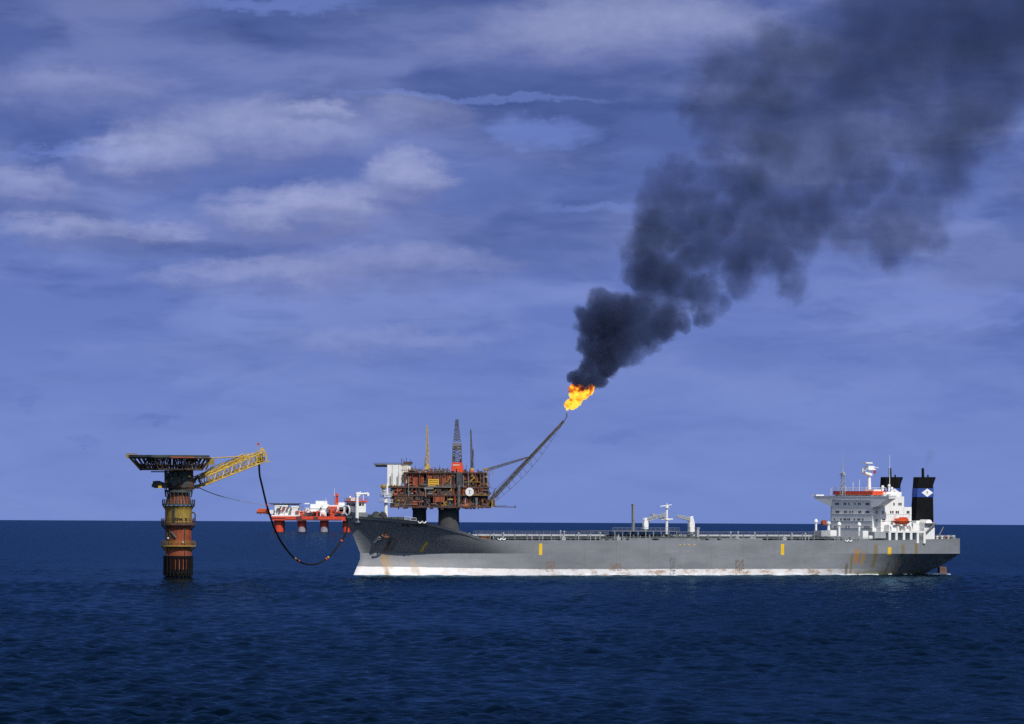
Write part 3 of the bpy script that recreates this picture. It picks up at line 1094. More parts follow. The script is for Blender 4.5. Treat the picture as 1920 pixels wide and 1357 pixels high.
q.lathe([(0, -1), (.6, -.8), (.95, -.3), (.95, .3), (.6, .8), (0, 1.05)], 16, c).tube((c[0] - 2.9, 0, c[2] + .1), (c[0] - .6, 0, c[2] + .1), .1, 6).tube((c[0], 0, c[2] - 2), (c[0], 0, c[2]), .4, 8)
q.build('mast_lamp', OCHRE, tanker, smooth=True)

# ---- accommodation block and bridge
sF = S(1597.5, 0, 20.0)


def bx(q, px0, px1, py0, py1, l0, l1, sref=None):
    """Box on the ship whose port face (lat l1) covers the given picture rectangle."""
    zz = 16.0
    s0, s1 = S(px0, l1, zz), S(px1, l1, zz)
    return q.box(s0, s1, l0, l1, Z(py1, s0, l1), Z(py0, s0, l1))


zD = dk(sF)
wF = 12.3
zW = Z(937.0, sF, 0)
zT = Z(928.5, sF, 0)
s15, s1709, s1695 = S(1651.5, 15.1, 20), S(1709, 15.1, 20), S(1695, 15.1, 22)
q = SM().box(sF, s15 + .5, -wF, wF, zD, zT - .1)
block = q.build('accommodation_block', WHITE, tanker)
q = SM().box(s15, s1695, -15.1, 15.1, zD, Z(929.5, s15, 15.1))
q.box(s1695 - .2, s1709, -14.9, 15.1, zD, Z(949.5, s1695, 15.1))
q.box(s15 + 1, S(1690, 9), -9, 9, Z(930, s15, 9), Z(921, s15, 9))
side_block = q.build('side_house', WHITE, tanker)
q = SM()
for py in (962.5, 975.5, 988.5):                        # storey ledges
    z_ = Z(py, s15, 15.1)
    q.box(s15 - .06, s1709 + .05, -15.2, 15.22, z_, z_ + .16)
    z_ = Z(py, sF, 0)
    q.box(sF - .12, sF, -wF - .05, wF + .05, z_, z_ + .14)
q.build('storey_ledge', WHITE, block)
# bridge wings
q = SM().prism([(-22.5, zT), (-22.5, zT - .9), (-20.5, zT - 1.6), (-wF + .4, zW - 2.4), (-wF + .4, zW), (wF - .4, zW), (wF - .4, zW - 2.6), (16, zW - 2.0), (20.5, zT - 1.6), (22.5, zT - .9), (22.5, zT)], sF - .38, sF + 3.0, 'x')
q.box(sF - .48, sF - .385, -22.4, 22.4, zT - .3, zT + .02)
q.box(sF - .5, sF + 3.2, 21.2, 22.7, zT - .2, zT + .5).box(sF - .5, sF + 3.2, -22.7, -21.2, zT - .2, zT + .4)
q.tube((sF + 1, -22.5, zT - .2), (sF + 1, -25.5, zT + .1), .18, 6)
wing = q.build('bridge_wing', WHITE, tanker)
# wheelhouse with its window band and orange roof rail
wh0, wh1 = sF + .6, sF + 9
zR0, zR1 = Z(926.6, sF, 0), Z(919.5, sF, 0)
q = SM().box(wh0, wh1, -11.2, 11.2, zT - 1.2, zR0)
wheel = q.build('wheelhouse', WHITE, tanker)
for k in range(12):
    l = -10.6 + k * 1.78
    SM().box(wh0 - .07, wh0 + .02, l, l + 1.5, zR0 - 1.3, zR0 - .12).build('window', GLASS, wheel)
for k in range(4):
    s = wh0 + .8 + k * 2.0
    SM().box(s, s + 1.5, 11.15, 11.27, zR0 - 1.2, zR0 - .15).build('window', GLASS, wheel)
q = SM().box(wh0 - .3, wh0 + 6.0, -11.9, 11.9, zR0, zR1)
q.build('orange_roof_screen', REDOR, wheel)
q = SM().rail([(wh0 - .9, -11.8, zR1), (wh0 - .9, 11.8, zR1), (wh0 + 6, 11.8, zR1)], 1.2, .07, 1.8)
for l, h in ((-1.5, 3.2), (2.3, 4.2), (-6, 1.8), (6.5, 1.6)):
    q.tube((wh0 + 1, l, zR1), (wh0 + 1, l, zR1 + h), .09, 5)
q.build('roof_railing', WHITE, wheel)
# small square windows of the cabins, front and port side
fw_y = {943.5: (1567, 1569.6, 1572.2, 1583, 1585.4, 1592, 1603, 1610, 1613, 1624, 1626.5, 1629), 958.5: (1568, 1570.5, 1573, 1584, 1587, 1594, 1599, 1611, 1614, 1624, 1626.5, 1629),
        973.0: (1564.5, 1577, 1583, 1586, 1590, 1593, 1602, 1609, 1612, 1618), 987.5: (1565, 1568, 1586.5, 1592, 1621, 1624, 1627, 1630)}
wm = None


def front_lat(px, s, z):
    a, b = -20.0, 20.0
    for _ in range(30):
        c = (a + b) / 2
        if proj(ship(s, c, z))[0] < px:
            a = c
        else:
            b = c
    return a


for py, pxs in fw_y.items():
    z_ = Z(py, sF, 0)
    w2 = .36 if py > 950 else .45
    for px in pxs:
        l = front_lat(px, sF, z_)
        if wm is None:
            wm = SM().box(-.06, .03, -.30, .30, -.42, .42).build('window', PORT, block)
            wm.location = (-sF, l, z_)
        else:
            copy_part(wm, block, (-sF, l, z_))
swm = None
for py, pxs in {944.0: (1676, 1685.5, 1689), 959.2: (1644.6, 1655.5, 1670, 1674, 1680.5, 1684, 1701, 1704), 974.3: (1644.2, 1655.5, 1658.5), 1e9: ()}.items():
    for px in pxs:
        if px < 1651:
            s, l = s15 - .01, front_lat(px, s15, 22)
            z_ = Z(py, s, l)
            copy_part(wm, side_block, (-s, l, z_))
            continue
        s = S(px, 15.1, 20)
        z_ = Z(py, s, 15.1)
        if swm is None:
            swm = SM().box(-.30, .30, -.03, .06, -.5, .5).build('window', GLASS, side_block)
            swm.location = (-s, 15.1, z_)
        else:
            copy_part(swm, side_block, (-s, 15.1, z_))
s = S(1661.5, 15.1, 14)
SM().box(s - .6, s + .6, 15.07, 15.17, Z(992, s, 15.1), Z(984, s, 15.1)).build('door', GLASS, side_block)
# radar mast
sr_ = S(1630, 0, 38)
q = SM().tube((sr_, 0, zT), (sr_, 0, Z(881, sr_, 0)), .78, 12, .5)
z_ = Z(886.5, sr_, 0)
q.prism([(sr_ - 2.6, z_ + .6), (sr_ - 2.6, z_ - .1), (sr_ - .3, z_ - .8), (sr_ + .5, z_ - .8), (sr_ + .5, z_)], -1.2, 1.2, 'y')
q.tube((sr_ - 3.0, 0, z_ + .3), (sr_ - 3.0, 0, z_ + 1.9), .25, 6).tube((sr_ - 2.8, -1.4, z_ + 1.0), (sr_ - 2.8, 1.4, z_ + 1.0), .16, 6)
z2 = Z(877, sr_, 0)
q.box(sr_ - 1.6, sr_ + 1.8, -1.6, 1.6, z2 - .6, z2 - .2).box(sr_ - 1.2, sr_ + 1.5, -1.1, 1.1, z2 - .2, z2 + .9).tube((sr_ + .5, 0, z2 + .8), (sr_ + 4.2, 0, z2 + .15), .14, 6)
q.tube((sr_ - .8, 0, z2), (sr_ - .8, 0, Z(866, sr_, 0)), .35, 8)
q.build('radar_mast', WHITE, tanker)
q = SM().box(sr_ - 2.4, sr_ + .6, -1.6, 1.2, Z(868, sr_, 0), Z(865.6, sr_, 0))
q.build('radar_scanner', WHITE, tanker)
s = S(1640.5, 0, 38)
q = SM().box(s - .45, s + .45, -.05, .05, Z(886.6, s, 0), Z(879.2, s, 0)).tube((s - .5, 0, Z(887, s, 0)), (s - .5, 0, Z(876, s, 0)), .07, 5)
q.build('flag', paint('red_flag_cloth', (0.35, 0.02, 0.02), 0.8), tanker)
# signal mast and whip aerials
sl = S(1580, -5, 30)
q = SM().truss((sl, -5, zT), (sl, -5, Z(889, sl, -5)), 1.4, 1.4, .8, .8, 8, .10, .06).box(sl - .9, sl + .9, -5.9, -4.1, Z(890, sl, -5), Z(888.6, sl, -5))
q.tube((sl, -5, Z(889, sl, -5)), (sl, -5, Z(866, sl, -5)), .2, 8, .12).tube((sl, -5, Z(866, sl, -5)), (sl, -5, Z(822, sl, -5)), .06, 6, .03)
q.tube((sl, -5.8, Z(886, sl, -5)), (sl, -4.2, Z(886, sl, -5)), .5, 8)
q.build('signal_mast', LGREY, tanker)
for px, l, p0, p1, r_ in ((1668, 6, 922, 852, .13), (1558, -14, 928, 914, .08)):
    s = S(px, l, 30)
    SM().tube((s, l, Z(p0, s, l)), (s, l, Z(p1, s, l)), r_, 6, .05).build('aerial', WHITE, tanker)
for px, p0, p1, l in ((1655, 921, 913, 7), (1667, 921, 911, 6), (1672, 929, 916, 8), (1658, 936, 926, 15.4), (1661, 941, 929, 15.3)):
    s = S(px, l, 28)
    SM().tube((s, l, Z(p0, s, l)), (s, l, Z(p1, s, l)), .36, 8).lathe([(.55, 0), (.55, .5), (.2, .8)], 10, (s, l, Z(p1, s, l))).build('roof_ventilator', WHITE, side_block)
bx(SM(), 1638, 1652, 917, 922, 2, 8).build('roof_house', WHITE, side_block)
bx(SM(), 1670, 1690, 925, 930, 4, 12).build('roof_house', WHITE, side_block)

# ---- the two funnels
DIA = paint('diamond_white', (0.85, 0.85, 0.85), 0.5, var=0.03)


def funnel(lc):
    w, L0 = 1.55, 11.55
    fs = lambda px, py: (lambda s: (s, Z(py, s, L0)))(S(px, L0, 30 if py < 950 else 18))
    pts = {k: fs(*v) for k, v in dict(a=(1716.0, 985), b=(1722.2, 893.3), c=(1754.3, 893.3), c2=(1754.0, 896), d=(1749.8, 908), d2=(1749.6, 931), e=(1750.6, 985), f1=(1719.8, 931), f2=(1720.8, 914)).items()}
    q = SM()
    poly = [pts[k] for k in ('a', 'f1', 'f2', 'b', 'c', 'c2', 'd', 'd2', 'e')]
    q.prism(poly, lc - w, lc + w, 'y')
    fn = q.build('funnel', BLACK, tanker)
    zb0, zb1 = Z(930.8, pts['f1'][0], L0), Z(914.3, pts['f1'][0], L0)
    f = lambda z_: np.interp(z_, [pts['a'][1], pts['b'][1]], [pts['a'][0], pts['b'][0]])
    e = pts['d'][0]
    SM().prism([(f(zb0) - .07, zb0), (e + .12, zb0), (e + .12, zb1), (f(zb1) - .07, zb1)], lc - w - .06, lc + w + .06, 'y').build('blue_band', BLUE, fn)
    zc = (zb0 + zb1) / 2
    scn = S(1738.5, L0, 32)
    hh, ww = (zb1 - zb0) * .47, 2.65
    for sd in (1, -1):
        y0 = lc + sd * (w + .06)
        SM().prism([(scn - ww, zc), (scn, zc - hh), (scn + ww, zc), (scn, zc + hh)], y0, y0 + sd * .05, 'y').build('white_diamond', DIA, fn)
        vs, fs_ = text_mesh('R', 1.5, 'letter')
        SM().add([(scn + sd * x, y0 + sd * .08, zc - .5 + y) for x, y, _ in vs], fs_).build('lettering', BLACK, fn)
    q = SM()
    for px, p1, r_ in ((1730.5, 876.5, .55), (1740, 889, .32)):
        s = S(px, 10, 34)
        q.tube((s, lc, pts['b'][1] - .3), (s - .1, lc, Z(p1, s, 10)), r_, 10, r_ * .9)
    q.build('exhaust_pipe', BLACK, fn)


funnel(10.0)
funnel(-9.6)

# ---- poop deck houses, davits and stern gear
q = SM()
bx(q, 1733, 1752.5, 979, 1010, 8, 17)
bx(q, 1712, 1733, 980, 1000, 5, 14)
bx(q, 1718, 1724, 975, 982, 9, 13)
s0, s1 = S(1736, 16, 18), S(1748, 16, 18)
q.tube(((s0 + s1) / 2, 8, Z(979, s0, 16) - .3), ((s0 + s1) / 2, 16, Z(979, s0, 16) - .3), 1.5, 14)
q.build('poop_house', WHITE, tanker)
q = SM()
s0, s1 = S(1735.5, 18, 18), S(1754, 18, 18)
q.tube((s0, 18, Z(998, s0, 18)), (s1, 18, Z(980, s1, 18)), .3, 6).box(s0 + .2, s1 + .3, 17.2, 18.2, Z(982, s0, 18), Z(979.6, s0, 18))
q.build('stores_crane', STEEL, tanker)
# white davit gallery below the lifeboat
q = SM()
zg0, zg1 = zD, Z(997.5, S(1700, 19.5), 19.5)
s0, s1 = S(1667, 19.5, 15), S(1735, 19.5, 15)
q.box(s0, s1, 16.0, 19.6, zg1, Z(994.5, S(1700, 19.5), 19.5))
for px in (1668.5, 1681, 1695, 1708.5, 1721, 1733.5):
    s = S(px, 19.5, 14)
    q.box(s - .5, s + .5, 19.0, 19.55, zg0 - .2, zg1 + .01)
q.box(s0, s1, 15.2, 16.0, zg0, zg1 + .2)
q.build('boat_deck', WHITE, tanker)
q = SM()
for px in (1671, 1683, 1697, 1708):
    s = S(px, 18.5, 17)
    zb_ = Z(995, s, 18.5)
    q.prism([(17, zb_), (19.3, zb_), (18.9, zb_ + 1.6), (17.6, zb_ + 2.6)], s - .3, s + .3, 'x')
for px, px2 in ((1673, 1677), (1700, 1704)):
    s, s2 = S(px, 17, 20), S(px2, 17, 20)
    q.tube((s, 16.6, Z(985, s, 17)), (s2, 17.6, Z(963, s2, 17)), .22, 6)
bx(q, 1667, 1683, 983, 996, 15.5, 18.0)
bx(q, 1690, 1704, 985, 996, 15.5, 17.5)
q.build('davit', WHITE, tanker)
bxq = SM()
bx(bxq, 1640, 1666, 996, 1008, 13, 17.5)
bxq.build('deck_store', LGREY, tanker)
# forward of the bridge: fan rooms, mushroom vents, reel
q = SM()
bx(q, 1540, 1557, 993.5, 1004, 7.5, 12)
q.build('fan_room', LGREY, tanker)
for b in ((1557, 1568.5, 993, 1003.5, 10.5, 12), (1618, 1628, 994, 1008.5, 16, 18), (1629, 1636, 1003, 1009, 16.5, 18)):
    bx(SM(), *b).build('deck_locker', WHITE, tanker)
for px, p1, p0, l, r_ in ((1530, 973, 1004, 8, .55), (1573.5, 978.5, 1004, 12, .62), (1611, 979, 1004, 13, .6)):
    s = S(px, l, 16)
    zt_ = Z(p1, s, l)
    q = SM().tube((s, l, Z(p0, s, l)), (s, l, zt_ - .6), r_ * .72, 10).lathe([(r_ * .7, -1.4), (r_ * 1.25, -1.0), (r_ * 1.25, -.5), (r_ * .8, 0), (0, .3)], 14, (s, l, zt_))
    q.build('mushroom_vent', WHITE, tanker, smooth=True)
s = S(1549, 2, 18)
SM().tube((s, 0, Z(979, s, 2)), (s, 1.2, Z(979, s, 2)), 1.0, 16).build('red_reel', RED, tanker)
q = SM().lathe([(.6, 0), (.45, 1.6), (.8, 2.3), (.9, 2.8), (0, 3.3)], 12, (s + .4, 3.0, Z(993, s, 2)))
q.build('reel_cover', WHITE, tanker)
q = SM()
rg = random.Random(5)
for i in range(14):
    px = rg.uniform(1571, 1612)
    l = rg.uniform(13, 19)
    s = S(px, l, 13)
    q = SM().tube((s, l - 1.2, zD + 1), (s, l + 1.2, zD + 1), rg.uniform(.4, .8), 10).box(s - .8, s + .8, l - .8, l + .8, zD, zD + rg.uniform(.6, 2.0))
    q.build('mooring_winch', GREY, tanker)
q = SM()
for i in range(22):
    s = rg.uniform(S(1760, 13), S(1797, 14))
    l = rg.uniform(4, 14)
    z0 = dk(s)
    q = SM()
    if i % 3:
        q.tube((s, l - .8, z0 + 1), (s, l + .8, z0 + 1), rg.uniform(.4, .75), 10).box(s - .8, s + .8, l - 1, l - .8, z0, z0 + 1.8)
    else:
        q.box(s - .9, s + .9, l - .9, l + .9, z0, z0 + rg.uniform(1, 1.9))
    q.build('stern_winch', (RUSTY, GREY, DGREY, LGREY)[i % 4], tanker)
q = SM()
q.rail([(S(1757, 15), 15, dk(250) + .9), (256.5, 13.2, dk(256) + .9), (256.5, -13, dk(256) + .9)], 1.1, .06, 1.8)
q.build('stern_railing', LGREY, tanker)
for px, l in ((1766, 14), (1778, 13), (1788, 12.5), (1757, 15)):
    s = S(px, l, 14)
    SM().lathe([(.4, 0), (.4, 1.2), (.6, 1.3), (.6, 1.6), (0, 1.7)], 10, (s, l, dk(s) + .3)).build('bollard', WHITE, tanker)
s0, s1 = S(1760.5, 10, 14), S(1769, 10, 17)
SM().tube((s0, 10, Z(1003, s0, 10)), (s1, 10, Z(987, s1, 10)), .28, 6, .2).build('stern_boom', STEEL, tanker)
SM().prism([(S(1757, 0, 2), -3), (S(1776, 0, 2), -3), (S(1773, 0, 2), 2.7), (S(1760, 0, 2), 2.9)], -.5, .5, 'y').build('rudder', paint('antifouling_brown', (0.16, 0.09, 0.07), 0.7, var=0.3), tanker)

# ---- lifeboat (rests in the davits)
sb_, lb_ = S(1690.5, 18.7, 19), 18.7
zlb = Z(982.6, sb_, lb_)
boat = empty('lifeboat', ship(sb_, lb_, zlb), math.pi + HEAD)
tag(boat, 'orange enclosed lifeboat in white davits below the black funnel', 'lifeboat')
vs, fs = [], []
n_ = 14
for i in range(13):
    u = i / 12 * 2 - 1
    k = (1 - abs(u) ** 2.6) ** .5 if abs(u) < 1 else 0
    for j in range(n_):
        t = 2 * math.pi * j / n_
        vs.append((u * 3.7, 1.35 * max(k, .08) * math.cos(t), 1.15 + 1.15 * (max(k, .15) if math.sin(t) < 0 else 0.55 * max(k, .3)) * math.sin(t)))
for i in range(12):
    for j in range(n_):
        fs.append((i * n_ + j, i * n_ + (j + 1) % n_, (i + 1) * n_ + (j + 1) % n_, (i + 1) * n_ + j))
fs += [tuple(range(n_)), tuple(12 * n_ + j for j in range(n_))]
MB().add(vs, fs).build('hull', ORANGE, boat, smooth=True)
MB().prism([(-2.6, 1.6), (2.9, 1.6), (2.3, 2.35), (.6, 2.3), (.3, 2.75), (-1.6, 2.75), (-2.2, 2.2)], -.95, .95, 'y').build('canopy', REDOR, boat)
MB().box(-3.75, 3.75, -1.42, 1.42, 1.12, 1.3).build('fender_strip', BROWN, boat)

# ------------------------------------------------------------------ loading column
CD = 2870.0
CB = np.array([*(at(334, 1080, CD)[:2]), 0])
CB[2] = sea_z(CB[0], CB[1])
CK = FOC / CD


def CZ(py):
    return at(334, py, CD)[2] - CB[2]


def CP(px, py, dy=0.0):
    return at(px, py, CD + dy) - CB


colm = empty('loading_column', CB)
tag(colm, 'rusty red loading column with helideck and yellow boom rising from the sea', 'loading column')
rp = lambda px: px / CK
MB().lathe([(rp(24.5), -3), (rp(24.5), CZ(1041)), (rp(25.2), CZ(1033)), (rp(25.2), CZ(1030)), (rp(23.5), CZ(1024)), (rp(24.6), CZ(1018)), (rp(24.6), CZ(988)), (rp(26), CZ(984)), (rp(26), CZ(980))], 40).build('shaft', RED, colm, smooth=True)
MB().lathe([(rp(25.2), CZ(980)), (rp(25.2), CZ(956)), (rp(27), CZ(951)), (rp(29), CZ(947))], 40).build('yellow_band', OCHRE, colm, smooth=True)
MB().lathe([(rp(24), CZ(946)), (rp(22.5), CZ(940)), (rp(19), CZ(926)), (rp(18.5), CZ(917))], 36).build('tapered_neck', RED, colm, smooth=True)
q = MB()
for k in range(22):
    a = 2 * math.pi * k / 22
    r0, r1 = rp(24.3), rp(19.2)
    q.tube((r0 * math.cos(a), r0 * math.sin(a), CZ(945)), (r1 * math.cos(a), r1 * math.sin(a), CZ(926)), .26, 6)
q.build('neck_rib', BROWN, colm)
vs, fs = text_mesh('SPM  B', 1.55, 'letter', 0.03)
rr_ = rp(25.2) + .06
q = MB()
q.add([(rr_ * math.sin((x + 1.1) / rr_), -rr_ * math.cos((x + 1.1) / rr_), CZ(975.6) + y) for x, y, _ in vs], fs).build('lettering', BLACK, colm)


def ring(py, r, th, mat, rail=True):
    z_ = CZ(py)
    q = MB().lathe([(rp(22), 0), (rp(r), 0), (rp(r), th), (rp(22), th)], 40, (0, 0, z_))
    for k in range(20):
        a = 2 * math.pi * k / 20
        q.tube((rp(24) * math.cos(a), rp(24) * math.sin(a), z_ - 1.6), (rp(r - .8) * math.cos(a), rp(r - .8) * math.sin(a), z_), .14, 5)
    if rail:
        pts = [(rp(r - .5) * math.cos(2 * math.pi * k / 24), rp(r - .5) * math.sin(2 * math.pi * k / 24), z_ + th) for k in range(25)]
        q.rail(pts, 1.25, .085, 3)
    q.build('ring_platform', mat, colm)


ring(1023.5, 33, .5, OCHRE)
ring(983.5, 32.5, .9, BROWN)
ring(946.0, 31, .6, DGREEN)
ring(922.0, 26.5, .8, DGREEN)
fd = MB().tube((0, 0, CZ(1078.0)), (0, 0, CZ(1041)), .46, 10)
fd.tube((0, .4, CZ(1045)), (0, -.6, CZ(1045)), .3, 6).tube((0, .4, CZ(1072)), (0, -.6, CZ(1072)), .3, 6)
fo = None
for k in range(22):
    a = 2 * math.pi * (k + .5) / 22
    if fo is None:
        fo = fd.build('fender', BLACK, colm)
        c_ = fo
    else:
        c_ = fo.copy()
        col.objects.link(c_)
        c_.parent = colm
    c_.location = (rp(25.6) * math.cos(a), rp(25.6) * math.sin(a), 0)
    c_.rotation_euler = (0, 0, a - math.pi / 2)
q = MB()
for zz in (1042.5, 1072):
    q.lathe([(rp(25.2), -.3), (rp(27.6), -.3), (rp(27.6), .3), (rp(25.2), .3)], 40, (0, 0, CZ(zz)))
q.lathe([(rp(24.6), -1.5), (rp(24.9), -1.5), (rp(24.9), 2.6), (rp(24.6), 2.6)], 40)
q.build('fender_ring', BLACK, colm)
# pipes, ladder and lamps on the shaft
q = MB()
for a, p0, p1, r_ in ((-105, 982, 945, .22), (-112, 982, 950, .16), (-60, 1041, 985, .14), (-140, 1041, 985, .2), (-125, 1022, 985, .18)):
    t = R(a)
    q.tube((rp(26.3) * math.cos(t), rp(26.3) * math.sin(t), CZ(p0)), (rp(26.3) * math.cos(t), rp(26.3) * math.sin(t), CZ(p1)), r_, 6)
for k in range(10):
    a0, a1 = R(-118 + k * 2.0), R(-118 + (k + 1) * 2.0)
    z0, z1 = CZ(996 + k * 1.1), CZ(996 + (k + 1) * 1.1)
    q.tube((rp(26.5) * math.cos(a0), rp(26.5) * math.sin(a0), z0), (rp(26.5) * math.cos(a1), rp(26.5) * math.sin(a1), z1), .38, 6)
q.path([CP(358, 961, 0), CP(363, 959, 0), CP(366, 963, 0), CP(366, 970, 0), CP(361, 973, 0)], .28, 6)
q.build('pipework', DGREEN, colm)
for px, py in ((343.5, 1015), (316, 1008)):
    p = CP(px, py, 0)
    MB().lathe([(0, -.35), (.3, -.2), (.35, .1), (0, .35)], 10, (p[0], -math.sqrt(max(0, (rp(26.4)) ** 2 - p[0] ** 2)), p[2])).build('navigation_lamp', WHITE, colm)
# turntable head and machinery platform
MB().lathe([(rp(24), CZ(917)), (rp(24.5), CZ(912)), (rp(24.5), CZ(897)), (rp(22.5), CZ(896)), (rp(22.5), CZ(879))], 32, (.9, 0, 0)).build('turntable', BROWN, colm, smooth=True)
q = MB()
for py, r_ in ((913, 27), (893, 25.5)):
    q.lathe([(rp(20), 0), (rp(r_), 0), (rp(r_), .35), (rp(20), .35)], 28, (.6, 0, CZ(py)))
q.rail([(rp(26) * math.cos(2 * math.pi * k / 20), rp(26) * math.sin(2 * math.pi * k / 20), CZ(893)) for k in range(21)], 1.2, .08, 3)
x0, x1 = CP(289, 914)[0], CP(318, 914)[0]
q.box(x0, x1, -4, 4, CZ(914), CZ(912.6)).rail([(x0, -4, CZ(912.6)), (x1, -4, CZ(912.6))], 1.2, .08, 1.5)
q.build('machinery_platform', BROWN, colm)
q = MB()
rg = random.Random(9)
for i in range(26):
    x = rg.uniform(CP(290, 910)[0], CP(330, 910)[0])
    y = rg.uniform(-4.6, 1)
    z0 = CZ(912.6) if x < CP(308, 900)[0] else CZ(rg.choice((912, 893)))
    h = rg.uniform(.8, 2.2)
    if rg.random() < .5:
        q.box(x - rg.uniform(.4, .9), x + rg.uniform(.4, .9), y - .7, y + .7, z0, z0 + h)
    else:
        q.tube((x, y - 1, z0 + h * .6), (x, y + 1, z0 + h * .6), h * .5, 10)
for i in range(14):
    a = R(rg.uniform(-170, -20))
    r_ = rp(rg.uniform(23.5, 25.5))
    q.box(r_ * math.cos(a) - .7, r_ * math.cos(a) + .7, r_ * math.sin(a) - .6, r_ * math.sin(a) + .4, CZ(rg.choice((912, 905, 893))), CZ(rg.uniform(883, 903)))
q.build('machinery', DGREEN, colm)
for px, py, w in ((322, 880, .55), (326.5, 878.5, .3), (355, 891.5, .3), (323, 895.5, .25), (312, 902, .3), (300, 912, .6)):
    p = CP(px, py, -5.2)
    MB().box(p[0] - w, p[0] + w, p[1] - w, p[1] + w, p[2] - w * .7, p[2] + w * .7).build('work_lamp', YELLOW, colm)
# helideck with its lattice frame
hx = CP(317.5, 855)[0]
zt0 = CZ(856.5)
Rt, Rb = rp(79), rp(60)
oct_ = lambda r_, k: (hx + (3.0 * .3 if r_ < Rt else 0) + r_ * math.cos(R(22.5 + 45 * k)) * 1.02, r_ * math.sin(R(22.5 + 45 * k)))
q = MB().prism([oct_(Rt, k) for k in range(8)], zt0, zt0 + .75, 'z')
q.build('helideck', DGREEN, colm)
q = MB()
NB_ = 40


def octp(r_, t):
    """Point at fraction t round an octagon."""
    k = int(t * 8) % 8
    f = t * 8 - int(t * 8)
    a, b = oct_(r_, k), oct_(r_, (k + 1) % 8)
    return (a[0] + (b[0] - a[0]) * f, a[1] + (b[1] - a[1]) * f)


zb0 = CZ(879)
for k in range(NB_):
    t0, t1, tm = k / NB_, (k + 1) / NB_, (k + .5) / NB_
    a, b = octp(Rt * .97, t0), octp(Rb, t0)
    a1, b1 = octp(Rt * .97, t1), octp(Rb, t1)
    c = octp(Rt * .6, t0)
    c1 = octp(Rt * .6, t1)
    q.tube((*a, zt0), (*b, zb0), .2, 5).tube((*b, zb0), (*b1, zb0), .32, 5).tube((*a, zt0 - .2), (*a1, zt0 - .2), .25, 5)
    q.tube((*a, zt0), (*b1, zb0), .14, 4).tube((*b, zb0), (*c, zt0), .16, 4).tube((*c, zt0 - .2), (*c1, zt0 - .2), .22, 4)
    q.tube((*c, zt0), (*octp(Rb * .5, t0), zb0), .16, 4).tube((*b, zb0), (*octp(Rb * .5, t1), zb0), .2, 4)
    if k % 5 == 0:
        q.tube((*b, zb0), (0, 0, zb0), .35, 6).tube((*a, zt0 - .2), (0, 0, zt0 - .2), .3, 6)
    q.tube((*octp(Rb * 1.04, t0), zb0 + 1.2), (*octp(Rb * 1.04, t1), zb0 + 1.2), .26, 4)
q.box(CP(284, 883)[0], CP(322, 883)[0], -4, 3, CZ(884.5), CZ(882.5))
q.build('helideck_frame', paint('dark_brown_frame', (0.105, 0.070, 0.042), 0.65, var=0.4, rust=0.5, rustc=(0.13, 0.055, 0.02)), colm)
q = MB()
pl0, pl1 = CP(237.5, 851), CP(398, 858)
q.box(pl0[0], pl0[0] + 3.2, -2.6, 2.6, zt0 - .3, zt0 + .9).rail([(pl0[0], -2.6, zt0 + .3), (pl0[0] + 3.4, -2.6, zt0 + .3)], 1.0, .1, .8)
for y in (-4.5, 0, 4.5):
    q.tube((pl0[0] + 1.2, y, zt0 - .2), (CP(265, 879)[0], y * .8, zb0 - .3), .3, 6)
    q.tube((pl1[0] - .8, y, zt0 - .6), (CP(386, 877)[0], y * .8, zb0), .2, 6)
q.box(pl1[0] - 2, pl1[0] + .6, -2.2, 2.2, zt0 - 2.4, zt0 - .4)
q.build('access_bracket', OCHRE, colm)
q = MB().prism([oct_(Rt * 1.006, k) for k in (4, 5, 6)], zt0 - .35, zt0 + .4, 'z')
q = MB()
a, b = oct_(Rt * 1.012, 5), oct_(Rt * 1.012, 6)
q.box(CP(322.5, 856)[0], CP(367, 856)[0], a[1] - .12, a[1] + .1, CZ(857.8), CZ(855.2))
q.build('red_net_panel', RED, colm)
# loading boom
p0, p1 = CP(367, 905, 4), CP(486, 856.5, 36)
q = MB().truss(p0, p1, 3.6, 2.6, 3.2, 3.3, 15, .19, .12, (-.78, .62, 0))
q.truss(p0 + (0, 0, 1.6), CP(462, 852, 30), 2.4, .9, 2.4, .9, 14, .12, .08, (-.78, .62, 0))
boom = q.build('loading_boom', YELLOW, colm)
q = MB()
d0, d1 = CP(371, 895, 5), CP(398, 876, 13)
for o_ in (-1.6, 1.6):
    q.tube(d0 + (0, o_, 0), d1 + (0, o_, .3), .25, 6).tube(CP(362, 906, 3) + (0, o_, 0), d0 + (0, o_, .6), .28, 6).tube(d0 + (0, o_, .4), CP(376, 905, 6) + (0, o_, 0), .24, 6)
    q.tube(d1 + (0, o_, .3), CP(455, 853.5, 29) + (0, o_, .2), .1, 5)
    q.tube(CP(362, 914, 3) + (0, o_, 0), CP(395, 904, 12) + (0, o_, 0), .34, 6).tube(CP(395, 904, 12) + (0, o_, 0), CP(402, 897, 14) + (0, o_, 0), .3, 6)
q.box(p0[0] - 1, p0[0] + 1.2, p0[1] - 2, p0[1] + 2, p0[2] - 1.8, p0[2] - .6)
q.build('boom_hinge', DGREEN, boom)
q = MB()
for o_ in (-1.2, 1.2):
    q.tube(CP(393, 858, 8) + (0, o_, 0), CP(456, 854.5, 29) + (0, o_, 0), .2, 6)
q.build('boom_stay', YELLOW, boom)
h0, h1 = CP(481, 852, 34), CP(500, 852, 40)
q = MB()
yc = (h0[1] + h1[1]) / 2
z0, z1 = CP(490, 865, 37)[2], CP(490, 852, 37)[2]
q.box(h0[0], CP(507, 865, 38)[0], yc - 1.8, yc + 1.8, z0, z0 + .35).box(h0[0], h1[0], yc - 1.8, yc + 1.8, z1 - .2, z1 + .3)
